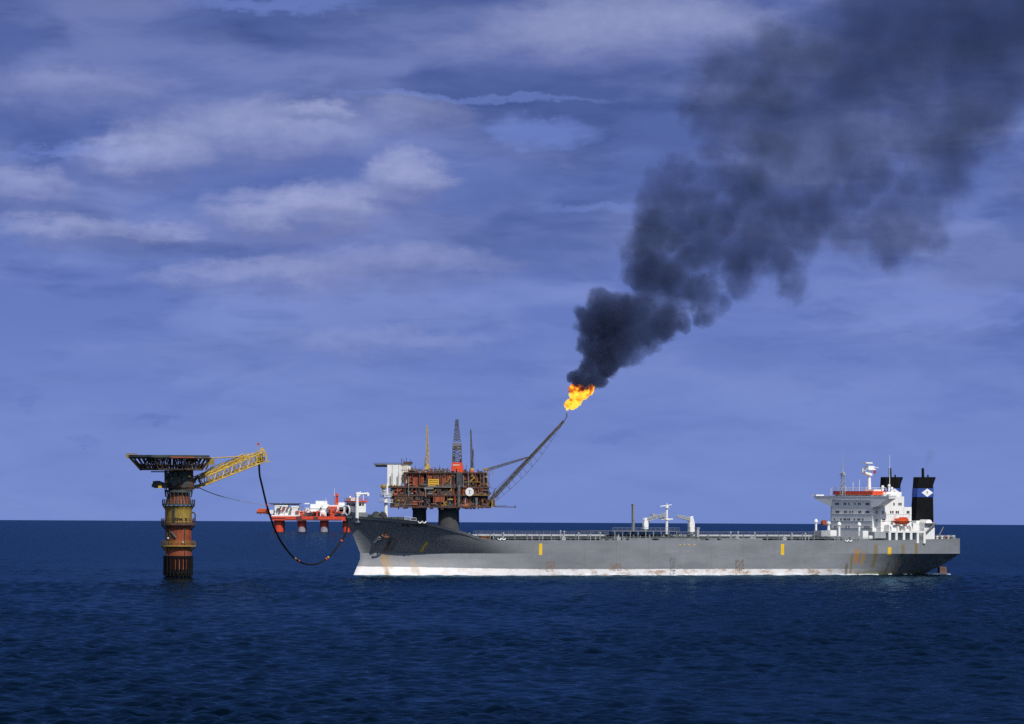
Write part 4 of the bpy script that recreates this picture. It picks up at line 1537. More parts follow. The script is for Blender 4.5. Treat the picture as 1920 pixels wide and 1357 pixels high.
for x in (h0[0], (h0[0] + h1[0]) / 2, h1[0]):
    for y in (yc - 1.7, yc + 1.7):
        q.box(x - .2, x + .2, y - .2, y + .2, z0, z1)
for y in (yc - 1.7, yc + 1.7):
    q.tube((h0[0], y, z0), ((h0[0] + h1[0]) / 2, y, z1), .14, 5)
    pk = CP(491, 838.5, 37)
    q.tube((h0[0] + .9, y, z1), (pk[0], yc, pk[2]), .24, 6).tube((h1[0] - .1, y, z1), (pk[0], yc, pk[2]), .24, 6)
q.box(pk[0] - .5, pk[0] + .5, yc - .5, yc + .5, pk[2] - 1.1, pk[2])
q.rail([(h0[0], yc - 1.7, z1 + .3), (h1[0], yc - 1.7, z1 + .3)], 1.2, .07, 1.0)
head = q.build('boom_head', YELLOW, boom)
q = MB().box(h0[0] + .3, h1[0] - .6, yc - 1, yc + 1, z0 + .4, z1 - .7)
q.build('hose_winch', DGREY, boom)
fp = CP(482, 850, 36)
q = MB().tube(fp, CP(481.4, 828.5, 36), .07, 5)
q.build('flag_pole', YELLOW, boom)
f1 = CP(481.5, 829, 36)
MB().add([tuple(f1), tuple(f1 + (.9, .1, -.25)), tuple(f1 + (.85, .1, -.85)), tuple(f1 + (0, 0, -.7)), tuple(f1 + (0, .05, 0)), tuple(f1 + (.9, .15, -.25)), tuple(f1 + (.85, .15, -.85)), tuple(f1 + (0, .05, -.7))],
         [(0, 1, 2, 3), (4, 7, 6, 5), (0, 4, 5, 1), (1, 5, 6, 2), (2, 6, 7, 3), (3, 7, 4, 0)]).build('flag', paint('red_flag_cloth', (0.35, 0.02, 0.02), 0.8), boom)

# ------------------------------------------------------------------ hose and mooring line between column and tanker
tr_ = [(485.5, 866), (487, 890), (491.7, 910.6), (499.8, 944.5), (508.6, 972.5), (519, 999), (530.7, 1019.7), (548.4, 1041.8), (566, 1053.6), (585.3, 1057.3), (601.5, 1052.9), (616.2, 1043.3), (628, 1030), (639.8, 1013.8), (649.4, 996), (651.5, 978), (653, 962)]
hd0 = CD + 37
sE = ship(hs0 - .8, -1.8, 0)
pts = []
for i, (px, py) in enumerate(tr_):
    f = (px - tr_[0][0]) / (tr_[-1][0] - tr_[0][0])
    pts.append(np.array(at(px, py, hd0 + (sE[1] - hd0) * f)))


def spline(P, n):
    out = []
    P = [P[0]] + P + [P[-1]]
    for i in range(1, len(P) - 2):
        for k in range(n):
            t = k / n
            a, b, c, d = P[i - 1:i + 3]
            out.append(.5 * ((2 * b) + (-a + c) * t + (2 * a - 5 * b + 4 * c - d) * t * t + (-a + 3 * b - 3 * c + d) * t ** 3))
    return out + [P[-2]]


fine_pts = spline(pts, 8)
base_h = fine_pts[0].copy()
hose = empty('loading_hose', base_h)
tag(hose, 'thick black loading hose sagging from the yellow boom to the tanker bow', 'hose')
MB().hose([p - base_h for p in fine_pts], .34, 10).build('hose_pipe', RUBBER, hose)
for i, c in ((24, REDOR), (58, YELLOW), (61, REDOR), (85, REDOR), (87, YELLOW), (104, REDOR)):
    i = min(i, len(fine_pts) - 2)
    MB().tube(fine_pts[i - 1] * .35 + fine_pts[i] * .65 - base_h, fine_pts[i] * .3 + fine_pts[i + 1] * .7 - base_h, .39, 10).build('marker_band', c, hose)
ln = [at(371, 912, CD + 5), at(388, 920, CD + 17), at(415, 929.3, CD + 33), at(455, 938.5, CD + 56), at(495, 945.2, CD + 78), at(560, 951.5, CD + 90), at(620, 953.5, CD + 100), at(652, 953, sE[1])]
lp = spline([np.array(p) for p in ln], 5)
lb = lp[0].copy()
line = MB().hose([p - lb for p in lp[:12]], .16, 6)
line.hose([p - lb for p in lp[11:]], .085, 6)
tag(line.build('mooring_line', paint('pale_rope', (0.35, 0.34, 0.33), 0.8), loc=lb), 'thin pale mooring rope stretched from the column towards the tanker bow', 'rope')

# ------------------------------------------------------------------ production platform
PD = 6000.0
PB = np.array([*(at(820, 1030, PD)[:2]), 0])
PB[2] = sea_z(PB[0], PB[1])
plat = empty('oil_platform', PB)
tag(plat, 'rust red oil production platform on thick concrete legs, with derrick and burning flare boom', 'oil platform')


def PP(px, py, dy=0.0):
    return at(px, py, PD + dy) - PB


def pb(q, px0, px1, py0, py1, d0, d1):
    a, b = PP(px0, py1, d0), PP(px1, py0, d0)
    return q.box(a[0], b[0], d0, d1, a[2], b[2])


for k, (px, dy, r0, r1) in enumerate(((786.5, -2, 4.75, 5.6), (841.5, -8, 7.2, 8.4))):
    c = PP(px, 950, dy)
    zt_ = PP(px, 949, dy)[2]
    MB().lathe([(r1, -3), (r0 + .3, zt_ * .4), (r0, zt_ - 2.5), (r0 + .5, zt_ - 2.2), (r0 + .5, zt_)], 36, (c[0], dy, 0)).build('leg', CONCRETE, plat, smooth=True)
# deck plates and underside girders
q = MB()
for p0, p1, py0, py1 in ((731, 921, 947.5, 950.5), (733, 916, 927, 928.6), (728, 918, 911, 913.5), (757, 912, 884.5, 886)):
    pb(q, p0, p1, py0, py1, -21, 20)
rb0 = random.Random(2)
for px in range(736, 918, 5):
    if rb0.random() < .6:
        pb(q, px, px + rb0.uniform(.8, 6), 950.4, 951.5 + rb0.uniform(0, 2.6), -20.5, rb0.uniform(-15, 19))
q.build('deck_plate', BROWN, plat)
q = MB()
for px in range(734, 918, 13):
    w = .9
    pb(q, px, px + 1.2, 886, 948, -20.8, -19.6)
    a = PP(px, 947, -20.4)
    b = PP(px + 13, 914, -20.4)
    q.tube(a, b, .3, 5)
q.build('truss_frame', BROWN, plat)
# modules stacked on the decks: main coloured blocks first
mods = [('module', RED, [(803, 847, 886, 911, -17, 14), (848, 868, 886, 911, -15, 14), (869, 897, 888, 911, -16, 10), (765, 795, 884, 912, -16, 16), (803, 836, 914, 927, -16, 10), (812, 834, 928, 940, -18, 5)]),
        ('module', DGREY, [(733, 776, 914, 947, -16, 15), (778, 797, 913, 948, -14, 15), (838, 866, 914, 947, -13, 15), (868, 905, 929, 947, -14, 15), (856, 867, 885, 912, -19, -14)]),
        ('module', BROWN, [(868, 898, 913, 927, -17, 12), (899, 914, 886, 947, -14, 12), (740, 775, 929, 940, -18, -15)]),
        ('module', REDOR, [(884, 896, 914.5, 919, -16.6, -10), (804, 809, 919, 927, -17.5, -12), (769, 773, 890, 895, -16.5, -10), (817, 823, 932, 936, -17, -12), (865, 875, 945.5, 948, -18.5, -15)])]
for nm, mt, bs in mods:
    for b in bs:
        pb(MB(), *b[:4], b[4] - 2.6, b[5]).build(nm, mt, plat)
# process clutter: boxes, vessels, pipe runs and stairs in front of the modules
rg = random.Random(21)
levels = [(886.2, 911, 757, 912), (914, 927, 730, 916), (929, 947.5, 733, 916), (877, 885, 765, 845)]
mats_c = [BROWN, DGREY, RED, REDOR, OCHRE, PIPE, STEEL]
clut = MB()
big = 0
for mt, nm, n_, sz in ((BROWN, 'process_equipment', 90, 1.0), (DGREY, 'process_equipment', 150, 1.0), (RED, 'process_equipment', 120, .9), (REDOR, 'process_equipment', 24, .4), (OCHRE, 'process_equipment', 40, .7), (PIPE, 'process_equipment', 34, .5), (STEEL, 'process_equipment', 70, .9)):
    for i in range(n_):
        q = MB()
        lv = levels[min(3, int(rg.random() * 3.4))]
        px = rg.uniform(lv[2], lv[3])
        k = rg.random()
        d0 = -21.2 + rg.random() * 2.5
        h = rg.uniform(1.5, 8) * sz
        w = rg.uniform(1.2, 6) * sz
        y1 = lv[1] - (0 if rg.random() < .6 else rg.uniform(0, max(.1, lv[1] - lv[0] - h)))
        h = min(h, y1 - lv[0])
        if k < .5:
            pb(q, px, px + w, y1 - h, y1, d0, d0 + rg.uniform(1.5, 4))
        elif k < .68:
            a, b = PP(px, y1 - h * .5, d0), PP(px + w * 2.2, y1 - h * .5, d0)
            q.tube(a, b, min(h, 4) * .17, 8)
        elif k < .88:
            q.tube(PP(px, lv[1], d0), PP(px, lv[0] + rg.uniform(-2, 6), d0), rg.uniform(.16, .42), 6)
        else:
            q.tube(PP(px, y1, d0), PP(px + rg.choice((-1, 1)) * 8 * sz, y1 - 8 * sz, d0), .3, 5)
        if k < .5 and w * h > 9 and big < 95:
            big += 1
            q.build('process_skid', mt, plat)
        else:
            clut.k = mats_c.index(mt)
            clut.add(q.v, q.f)
tag(clut.build('process_equipment', mats_c, plat), kind='stuff')
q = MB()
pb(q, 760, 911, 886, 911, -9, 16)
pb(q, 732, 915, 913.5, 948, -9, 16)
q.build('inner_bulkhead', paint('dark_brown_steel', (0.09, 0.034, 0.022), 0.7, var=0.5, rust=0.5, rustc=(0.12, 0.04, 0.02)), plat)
# stairways and walkways
q = MB()
for a, b in (((807, 927), (820, 914)), ((832, 929), (848, 914)), ((829, 948), (838, 938)), ((838, 948), (830, 938)), ((833, 905), (846, 893)), ((846, 905), (833, 912)), ((878, 904), (890, 893)), ((884, 886), (891, 896)), ((757, 947), (764, 930))):
    for o_ in (0, 1.6):
        q.tube(PP(a[0], a[1] + o_, -20.6), PP(b[0], b[1] + o_, -20.6), .26, 5)
pb(q, 868, 917, 926.5, 927.6, -22.5, -20)
pb(q, 870, 901, 902, 903, -21.5, -16)
q.build('stairway', OCHRE, plat)
q = MB()
for p0, p1, py in ((796, 846, 911), (868, 900, 928), (770, 850, 883.5), (740, 775, 947)):
    q.rail([PP(p0, py, -21.3), PP(p1, py, -21.3)], 1.2, .07, 2.4)
pb(q, 800, 846, 911.3, 912.6, -22, -20)
pb(q, 795, 813, 912.8, 916, -21.8, -20)
for px, p0, p1 in ((859, 910, 950), (861.6, 908, 950), (797.5, 912, 930), (845, 893, 910), (892.5, 932, 952), (894.5, 932, 952), (878, 886, 912), (766, 892, 930), (869, 890, 912)):
    q.tube(PP(px, p1, -21.8), PP(px, p0, -21.8), .3, 6)
q.build('pipework', paint('dull_pipe_paint', (0.22, 0.22, 0.23), 0.55, var=0.3, rust=0.4), plat)
# living quarters and the helideck on top
q = MB()
pb(q, 726, 751.5, 870.5, 911.5, -18, 12)
lq = q.build('living_quarters', WHITE, plat)
q = MB()
pb(q, 751.5, 765, 872, 905, -17, 10)
pb(q, 755, 770, 868, 880, -15, 6)
q.build('quarters_annex', WHITE_OLD, plat)
q = MB()
for px in (735.2, 747.2):
    pb(q, px, px + .7, 871, 911, -18.15, -17.9)
for py in (880, 890, 900):
    pb(q, 752, 765, py, py + .4, -17.15, -16.9)
for px in (754, 757.5, 761):
    pb(q, px, px + .5, 873, 905, -17.15, -16.9)
q.build('wall_joint', STEEL, lq)
q = MB()
pb(q, 701, 760, 869, 871, -16, 12)
pb(q, 704, 727, 871, 874, -14, 8)
for px in range(703, 760, 5):
    q.tube(PP(px, 871, -15.5), PP(min(px + 8, 742), 874.2, -13), .2, 4)
q.rail([PP(701, 869, -15.8), PP(760, 869, -15.8)], .9, .09, 3)
q.build('helideck', STEEL, plat)
q = MB()
pb(q, 757, 773, 864.5, 869, -16, 2)
for px, p1 in ((753, 858), (757, 861), (762, 857), (770, 860)):
    q.tube(PP(px, 869, -10), PP(px, p1, -10), .2, 5)
q.build('radio_room', BROWN, plat)
q = MB()
for i in range(18):
    px = rg.uniform(728, 768)
    pb(q, px, px + rg.uniform(1, 3), 912 - rg.uniform(1.5, 6), 912, -20.5, -18.5)
q.build('lifeboat_station', OCHRE, plat)
# yellow sign with its dark lettering rows
sg = pb(MB(), 803, 823, 897.2, 910.2, -20.9, -20.6).build('sign', paint('sign_yellow', (0.72, 0.42, 0.03), 0.5, var=0.08), plat)
q = MB()
for py, wds in ((899.6, ((804.6, 813), (814, 818.5), (819.4, 821.6))), (903.3, ((804.6, 809.5), (810.5, 816), (817, 821.4))), (907.4, ((805.4, 808), (809, 811.5), (812.5, 815), (816, 820.5)))):
    for a, b in wds:
        x_ = a
        while x_ < b:
            pb(q, x_, x_ + .55, py - .75, py + .75, -21.0, -20.88)
            x_ += .85
q.build('sign_lettering', paint('sign_lettering', (0.16, 0.08, 0.01), 0.6), sg)
# round white tank end facing the sea
c = PP(880.5, 921.0, -21)
q = MB().tube((c[0], -22.6, c[2]), (c[0], -18, c[2]), 2.95, 28)
tk = q.build('round_tank', WHITE, plat)
q = MB().box(c[0] - .2, c[0] + .25, -22.75, -22.58, c[2] - 1.6, c[2] + .5).box(c[0] - .5, c[0] + .7, -22.75, -22.58, c[2] + .9, c[2] + 1.3)
q.build('tank_mark', STEEL, tk)
# pedestal cranes
q = MB()
c0 = PP(800, 880, -12)
pb(q, 796.5, 806, 874, 879, -14, -9)
pb(q, 799, 804, 868.5, 874, -14, -10)
q.truss(PP(801.3, 874, -12), PP(801.2, 797, -12), 2.0, 2.4, .7, .5, 16, .22, .14)
q.truss(PP(797.5, 872, -11), PP(800.2, 838, -11), 1.2, .9, .4, .4, 8, .16, .1)
q.tube(PP(805, 873, -11), PP(801.5, 830, -11), .12, 5).tube(PP(796, 876, -11), PP(800.4, 840, -11), .1, 5).tube(PP(801.2, 798, -12), PP(801.4, 793.5, -12), .12, 5)
q.build('yellow_crane', YELLOW, plat)
q = MB()
pb(q, 797.5, 803, 879, 950, -16, -11)
q.build('crane_pedestal', DGREY, plat)
q = MB()
q.truss(PP(885, 878, -8), PP(882.7, 804, -8), 1.8, 1.8, .6, .5, 15, .24, .16)
q.truss(PP(883.5, 880, -6), PP(887.5, 841, -6), 1.4, 1.2, .3, .3, 8, .2, .12)
q.tube(PP(889, 876, -7), PP(887.5, 841, -7), .14, 5)
q.build('grey_crane', STEEL, plat)
q = MB()
pb(q, 882.5, 888, 876.5, 881, -10, -5)
q.build('crane_cab', YELLOW, plat)
pb(MB(), 881, 888.5, 881, 890, -11, -5).build('crane_pedestal', ORANGE, plat)
# drilling derrick
q = MB()
q.truss(PP(857, 867, -6), PP(857, 833, -6), 6.6, 6.6, 5.6, 5.6, 5, .34, .24)
q.truss(PP(857, 827, -6), PP(856.6, 795, -6), 4.8, 4.8, 2.2, 2.2, 7, .3, .2)
q.truss(PP(856.6, 795, -6), PP(856.6, 785.5, -6), 2.0, 2.0, 2.0, 2.0, 3, .24, .16)
pb(q, 853.2, 860.2, 793.5, 795, -8, -4)
pb(q, 854.6, 858.6, 785.3, 786.5, -7, -5)
pb(q, 849.6, 853, 850, 865, -8, -4)
pb(q, 862, 866.5, 858, 866, -8, -3)
der = q.build('derrick', STEEL, plat)
q = MB()
pb(q, 848.6, 865.2, 829, 835.5, -9, -3)
pb(q, 849.4, 864.2, 835.5, 843, -8.6, -3.4)
q.build('monkey_board', paint('weathered_grey_cladding', (0.17, 0.165, 0.17), 0.6, var=0.2), der)
q = MB()
a0, a1 = PP(845.5, 882, -12), PP(869, 866, -12)
q.prism([(a0[0], a0[2]), (a1[0], a0[2]), (a1[0] - .9, a1[2]), (a0[0] + .6, a1[2])], -12, 2, 'y')
pb(q, 857, 868.5, 877, 884.5, -14, -8)
drl = q.build('drill_floor', REDOR, plat)
q = MB()
pb(q, 849, 862, 870, 871.4, -12.2, -11.9)
q.build('pale_stripe', WHITE_OLD, drl)
q = MB()
for i in range(60):
    px = rg.uniform(766, 905)
    w = rg.uniform(1, 5)
    d0 = rg.uniform(-15, 5)
    pb(q, px, px + w, 885 - rg.uniform(1.5, 8), 885, d0, d0 + 3)
    if rg.random() < .4:
        q.tube(PP(px, 885, d0), PP(px, 885 - rg.uniform(4, 14), d0), .2, 5)
q.build('roof_equipment', BROWN, plat)
# flare tower, boom and its stay
q = MB()
pb(q, 906, 908.2, 877, 946, -16, -14)
pb(q, 912.2, 914.6, 877, 946, -16, -14)
for py in range(880, 945, 9):
    pb(q, 906, 914.6, py, py + 1, -16.2, -14)
    q.tube(PP(907, py, -15), PP(913.5, py + 9, -15), .25, 5)
pb(q, 905, 915, 876.5, 879.5, -16.5, -13)
q.rail([PP(918, 892, -15), PP(924, 892, -15)], 6, .12, 1.4)
q.build('flare_tower', OCHRE, plat)
q = MB()
b0, b1 = PP(917.5, 939.5, -10), PP(1057, 788.5, -10)
q.truss(b0, b1, 3.4, 2.6, 1.2, 1.1, 26, .46, .24)
q.tube(b0, b1, .55, 6, .3)
q.tube(PP(1057, 788.5, -10), PP(1063, 780, -10), .5, 6, .42).tube(PP(1063, 780, -10), PP(1062.6, 773.5, -10), .42, 8, .5)
fb = q.build('flare_boom', STEEL, plat)
q = MB()
lowp = []
n_ = 15
for i in range(n_):
    t = i / (n_ - 1)
    p = b0 + (b1 - b0) * t
    off = 5.2 * math.sin(math.pi * min(1, .12 + t * .9)) + .5
    lowp.append(p + np.array([off * .74, 0, -off * .67]))
    if i:
        q.tube(lowp[-2], lowp[-1], .13, 5)
    if 0 < i < n_ - 1:
        q.tube(p, lowp[-1], .13, 4)
        if i % 2:
            q.tube(b0 + (b1 - b0) * (i + .6) / (n_ - 1), lowp[-1], .1, 4)
q.build('bracing_cable', STEEL, fb)
q = MB()
q.truss(PP(914, 879.5, -12), PP(989, 856.5, -10), 1.6, 1.9, 1.2, .9, 16, .24, .16)
q.build('flare_stay', STEEL, fb)
q = MB()
for p0, p1 in (((917, 928), (1010, 838)), ((906, 890), (925, 917))):
    q.tube(PP(*p0, -12), PP(*p1, -12), .1, 4)
q.tube(PP(926, 949, -14), PP(966, 949.6, -14), .34, 6).tube(PP(966, 951.3, -14), PP(966, 946.5, -14), .4, 6)
q.rail([PP(928, 949, -14), PP(950, 949.3, -14)], 1.0, .08, 2)
q.build('drain_boom', DGREY, plat)
q = MB()
pb(q, 908, 928, 938, 948.5, -18, 0)
for i in range(16):
    px = rg.uniform(906, 930)
    pb(q, px, px + rg.uniform(1, 3), 938 - rg.uniform(0, 5), 949, -19, -17)
q.build('flare_platform', OCHRE, plat)

# ------------------------------------------------------------------ accommodation rig far behind the bow
FD = 7780.0
FB = np.array([*(at(570, 996, FD)[:2]), 0])
FB[2] = sea_z(FB[0], FB[1])
rig = empty('accommodation_rig', FB)
tag(rig, 'orange and white floating accommodation rig on four visible columns behind the tanker bow', 'oil rig')


def FP(px, py, dy=0.0):
    return at(px, py, FD + dy) - FB


def fbx(q, px0, px1, py0, py1, d0, d1):
    a, b = FP(px0, py1, d0), FP(px1, py0, d0)
    return q.box(a[0], b[0], d0, d1, a[2], b[2])


RIGRED = paint('rig_red_paint', (0.66, 0.065, 0.022), 0.5, var=0.12, streak=0.2)
LILAC = paint('chalky_grey_paint', (0.30, 0.27, 0.33), 0.6, var=0.2)
for px, r_ in ((523.5, 9.3), (566, 7.6), (608, 7.3), (650, 7.0)):
    c = FP(px, 985, 0)
    o = MB().lathe([(r_ / 2.06, -3), (r_ / 2.06, FP(px, 974, 0)[2])], 24, (c[0], -14, 0)).build('column', RIGRED, rig, smooth=True)
    if px in (566, 608):
        z0, z1 = -1.0, FP(px, 986.5, 0)[2]
        MB().lathe([(r_ / 2.06 + .1, z0), (r_ / 2.06 + .1, z1)], 24, (c[0], -14, 0)).build('scoured_band', LILAC, o, smooth=True)
    MB().lathe([(r_ / 2.2, -3), (r_ / 2.2, FP(px, 974, 0)[2])], 20, (c[0], 34, 0)).build('column', RIGRED, rig, smooth=True)
q = MB()
fbx(q, 508, 668, 967.5, 974.5, -22, 42)
q.build('deck_box', RIGRED, rig)
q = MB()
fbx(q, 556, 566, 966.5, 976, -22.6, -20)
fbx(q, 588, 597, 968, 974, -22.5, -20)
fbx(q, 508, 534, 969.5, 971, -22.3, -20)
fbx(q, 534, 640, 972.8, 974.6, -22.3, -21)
q.build('recess_shade', paint('recess_shade_red', (0.12, 0.03, 0.035), 0.6), rig)  # dark red boxes on the deck box face, painted as recess shade
q = MB()
for b in ((515, 540, 946, 966, -18, 10), (546, 560, 947.5, 966, -20, 10), (540, 546, 951, 966, -15, 10), (573, 618, 951, 959, -18, 20), (582, 616, 944, 951.5, -12, 20), (592, 613, 938, 945, -8, 15), (571, 580, 942, 944, -10, 10),
          (616, 644, 946, 958, -16, 15), (628, 646, 941, 947, -8, 12), (600, 612, 959, 966.5, -20, 10), (575, 592, 957, 960, -20, 0), (636, 664, 950, 962, -16, 18), (509, 560, 964.5, 967.3, -21, 10), (505, 513, 955, 962, -16, 4), (620, 632, 958, 964, -19, 0), (512, 664, 957, 967, -6, 22)):
    fbx(q, *b)
q.build('quarters_block', WHITE, rig)
q = MB()
for i in range(46):
    px = rg.uniform(512, 660)
    py = rg.uniform(947, 964)
    fbx(q, px, px + rg.uniform(.8, 3), py, py + rg.uniform(.7, 2.2), -21, -17.9)
q.build('deck_equipment', STEEL, rig)
q = MB()
for i in range(26):
    px = rg.uniform(520, 650)
    py = rg.uniform(949, 965)
    fbx(q, px, px + rg.uniform(.6, 2.5), py, py + rg.uniform(.6, 1.6), -21.5, -18)
fbx(q, 555, 573, 957.5, 960, -22, -18)
fbx(q, 562, 568, 959, 967, -22, -18)
fbx(q, 588, 601, 957.8, 959.4, -22, -18)
fbx(q, 593, 596, 959, 967, -22, -18)
fbx(q, 616, 632, 948.5, 954, -20, -14)
fbx(q, 619, 627, 954, 974, -21, -16)
fbx(q, 623, 640, 958, 960, -21, -16)
q.build('red_crane_base', RIGRED, rig)
q = MB()
q.truss(FP(631, 950, -14), FP(632, 930, -14), 2.4, 2.4, 2.0, 2.0, 6, .4, .25)
fbx(q, 628.5, 634.5, 924, 929, -16, -12)
fbx(q, 630, 633, 929, 941, -15, -13)
q.tube(FP(523, 960, -20), FP(536, 949.5, -20), .4, 5)
q.build('red_crane_tower', RIGRED, rig)
q = MB().tube(FP(627, 941, -10), FP(627, 913, -10), .28, 5, .1).tube(FP(625.5, 945, -10), FP(627.5, 925, -10), .5, 6, .3).tube(FP(611, 938, -10), FP(611, 932, -10), .15, 5).tube(FP(526, 946, -10), FP(526, 940, -10), .15, 5)
q.build('radio_mast', WHITE, rig)
q = MB()
fbx(q, 504, 563, 942.6, 944, -18, 14)
fbx(q, 512, 560, 944, 945.4, -14, 10)
for px in range(508, 560, 6):
    q.tube(FP(px, 943, -14), FP(px + 3, 946.5, -10), .25, 4)
q.build('helideck', DGREY, rig)
q = MB()
a = FP(493, 957.5, -10)
q.tube(FP(482, 957.8, -10), FP(503, 957.4, -10), 2.0, 10).tube(FP(481, 959.5, -10), FP(508, 960, -10), 1.0, 6)
fbx(q, 484, 500, 952.6, 956, -12, -8)
for px in (488, 495, 500):
    q.tube(FP(px, 960, -10), FP(px + .5, 964.5, -10), .3, 5)
q.tube(FP(498, 960, -10), FP(510, 966, -10), .6, 6)
q.build('burner_boom', ORANGE, rig)

# ------------------------------------------------------------------ flare flame and its smoke
def blob_hull(name, blobs, vox, grow, mat, squash=1.0, smooth_it=6):
    """One closed skin round a set of overlapping billows."""
    c0 = np.mean([b[0] for b in blobs], axis=0)
    bm = bmesh.new()
    for p, r in blobs:
        m4 = Matrix.Translation(Vector([float(c) for c in (p - c0)])) @ Matrix.Diagonal((r * grow, r * grow * squash, r * grow, 1))
        bmesh.ops.create_icosphere(bm, subdivisions=3, radius=1.0, matrix=m4)
    me = bpy.data.meshes.new(name)
    bm.to_mesh(me)
    bm.free()
    tmp = bpy.data.objects.new(name + '_raw', me)
    col.objects.link(tmp)
    md = tmp.modifiers.new('union', 'REMESH')
    md.mode, md.voxel_size = 'VOXEL', vox
    ms = tmp.modifiers.new('soften', 'SMOOTH')
    ms.factor, ms.iterations = 0.5, smooth_it
    dg = bpy.context.evaluated_depsgraph_get()
    out = bpy.data.meshes.new_from_object(tmp.evaluated_get(dg))
    bpy.data.objects.remove(tmp)
    out.name = name
    out.materials.clear()
    out.materials.append(mat)
    o = bpy.data.objects.new(name, out)
    col.objects.link(o)
    o.location = [float(c) for c in c0]
    return o, c0


def blob_field(n, P, blobs, c0):
    """1 at a billow's centre falling to 0 at its radius, the largest over all billows."""
    mn = None
    for p, r in blobs:
        q_ = p - c0
        d = n.vmath('DISTANCE', P, tuple(float(c) for c in q_), out=1) * (1.0 / r)
        mn = d if mn is None else mn.min(d)
    return 1.0 - mn


def clear_skin(n, t, out):
    tr = n.node('ShaderNodeBsdfTransparent')
    rgb = n.node('ShaderNodeRGB')
    rgb.outputs[0].default_value = (1, 1, 1, 1)
    t.links.new(rgb.outputs[0], tr.inputs[0])
    t.links.new(tr.outputs[0], out.inputs['Surface'])


KP = PD / FOC
rb = random.Random(4)
SM_B = [(1093, 712, 19), (1110, 707, 18), (1076, 706, 13), (1122, 713, 15), (1127, 692, 20), (1103, 690, 19), (1145, 682, 24), (1164, 668, 26), (1186, 664, 24), (1120, 662, 28), (1150, 645, 34), (1100, 645, 20),
        (1112, 605, 34), (1095, 592, 22), (1150, 590, 42), (1190, 585, 38), (1205, 620, 36), (1232, 610, 34), (1180, 635, 38), (1246, 590, 28), (1262, 570, 26), (1130, 565, 26), (1275, 605, 20), (1320, 590, 22), (1215, 655, 18),
        (1195, 480, 34), (1225, 500, 46), (1265, 520, 48), (1205, 450, 38), (1215, 545, 30), (1300, 545, 38), (1240, 430, 50), (1225, 395, 40), (1262, 350, 44), (1278, 312, 34), (1288, 400, 50), (1180, 510, 22), (1345, 560, 26),
        (1320, 460, 58), (1350, 410, 56), (1390, 480, 56), (1430, 440, 60), (1400, 520, 40), (1462, 490, 42), (1482, 530, 34), (1488, 556, 22), (1450, 380, 62), (1400, 340, 60), (1500, 420, 58),
        (1320, 180, 46), (1310, 220, 36), (1350, 140, 54), (1390, 110, 44), (1370, 220, 64), (1420, 170, 66), (1440, 260, 70), (1350, 280, 40), (1480, 200, 74), (1500, 300, 70), (1450, 90, 62), (1540, 380, 64), (1550, 240, 82),
        (1520, 120, 80), (1600, 160, 90), (1600, 60, 88), (1580, 440, 46), (1620, 430, 52), (1650, 450, 48), (1680, 470, 42), (1670, 410, 58), (1710, 430, 50), (1740, 400, 46), (1720, 360, 52), (1620, 250, 56), (1700, 240, 74),
        (1770, 330, 56), (1780, 260, 74), (1810, 200, 80), (1700, 120, 100), (1800, 80, 110), (1690, 20, 100), (1880, 60, 110), (1960, 20, 120), (1860, 170, 80), (1560, 340, 46), (1600, 370, 44), (1750, 460, 30), (1830, 280, 44), (1920, 140, 80), (2010, 90, 110), (1640, 330, 56), (1590, 300, 56), (1480, 130, 60), (1335, 330, 36), (1560, 180, 60), (1850, 230, 60), (1780, -60, 120), (1900, -80, 130)]
smoke_blobs = []
for px, py, r in SM_B:
    t = math.hypot(px - 1085, py - 720)
    dyy = rb.uniform(-.5, .5) * r * KP + t * KP * .10
    smoke_blobs.append((np.array(at(px, py, PD - 10 + dyy)), r * KP * (1.12 + min(.14, t * .0003))))


def smoke_material(blobs, c0, name, strength, near, amp):
    m_ = bpy.data.materials.new(name)
    m_.use_nodes = True
    t = m_.node_tree
    t.nodes.clear()
    n = NB(t)
    out = n.node('ShaderNodeOutputMaterial')
    P = n.coord('Object')
    tip = tuple(float(c) for c in (np.array(at(1085, 722, PD - 10)) - c0))
    dist = n.vmath('DISTANCE', P, tip, out=1)
    # billows grow with distance from the flame
    ns = n.noise(P, 1 / 30.0, 6.0, 0.62, color=True)
    nf = n.noise(P, 1 / 9.0, 4.0, 0.55, color=True)
    a1 = n.smooth(dist, 0.0, 160.0, 10.0, 58.0)
    Pw = n.vmath('ADD', P, n.vmath('SCALE', n.vmath('SUBTRACT', ns, (0.5, 0.5, 0.5)), a1))
    Pw = n.vmath('ADD', Pw, n.vmath('SCALE', n.vmath('SUBTRACT', nf, (0.5, 0.5, 0.5)), n.smooth(dist, 0.0, 120.0, 9.0, 7.0)))
    G = blob_field(n, Pw, blobs, c0)
    soft = n.smooth(dist, 0.0, 260.0, 0.20, 0.72)
    body = n.smooth(G / soft, -0.08, 1.0)
    lump = n.noise(n.vmath('ADD', P, (31.0, 7.0, 13.0)), 1 / 48.0, 4.0, 0.55)
    body = body * n.smooth(lump, 0.30, 0.68, 0.60, 1.12)
    # thick and black at the flame, thinning as the plume spreads
    dens = n.math('POWER', (dist + near) * (1.0 / near), -1.26) * strength
    d = body * dens * n.smooth(dist, 140.0, 330.0, 1.0, 1.30)
    vol = n.node('ShaderNodeVolumePrincipled')
    vol.inputs['Color'].default_value = (0.075, 0.105, 0.235, 1)
    vol.inputs['Anisotropy'].default_value = 0.0
    n.put(vol.inputs['Density'], d)
    t.links.new(vol.outputs[0], out.inputs['Volume'])
    clear_skin(n, t, out)
    m_.volume_intersection_method = 'FAST' if hasattr(m_, 'volume_intersection_method') else None
    return m_


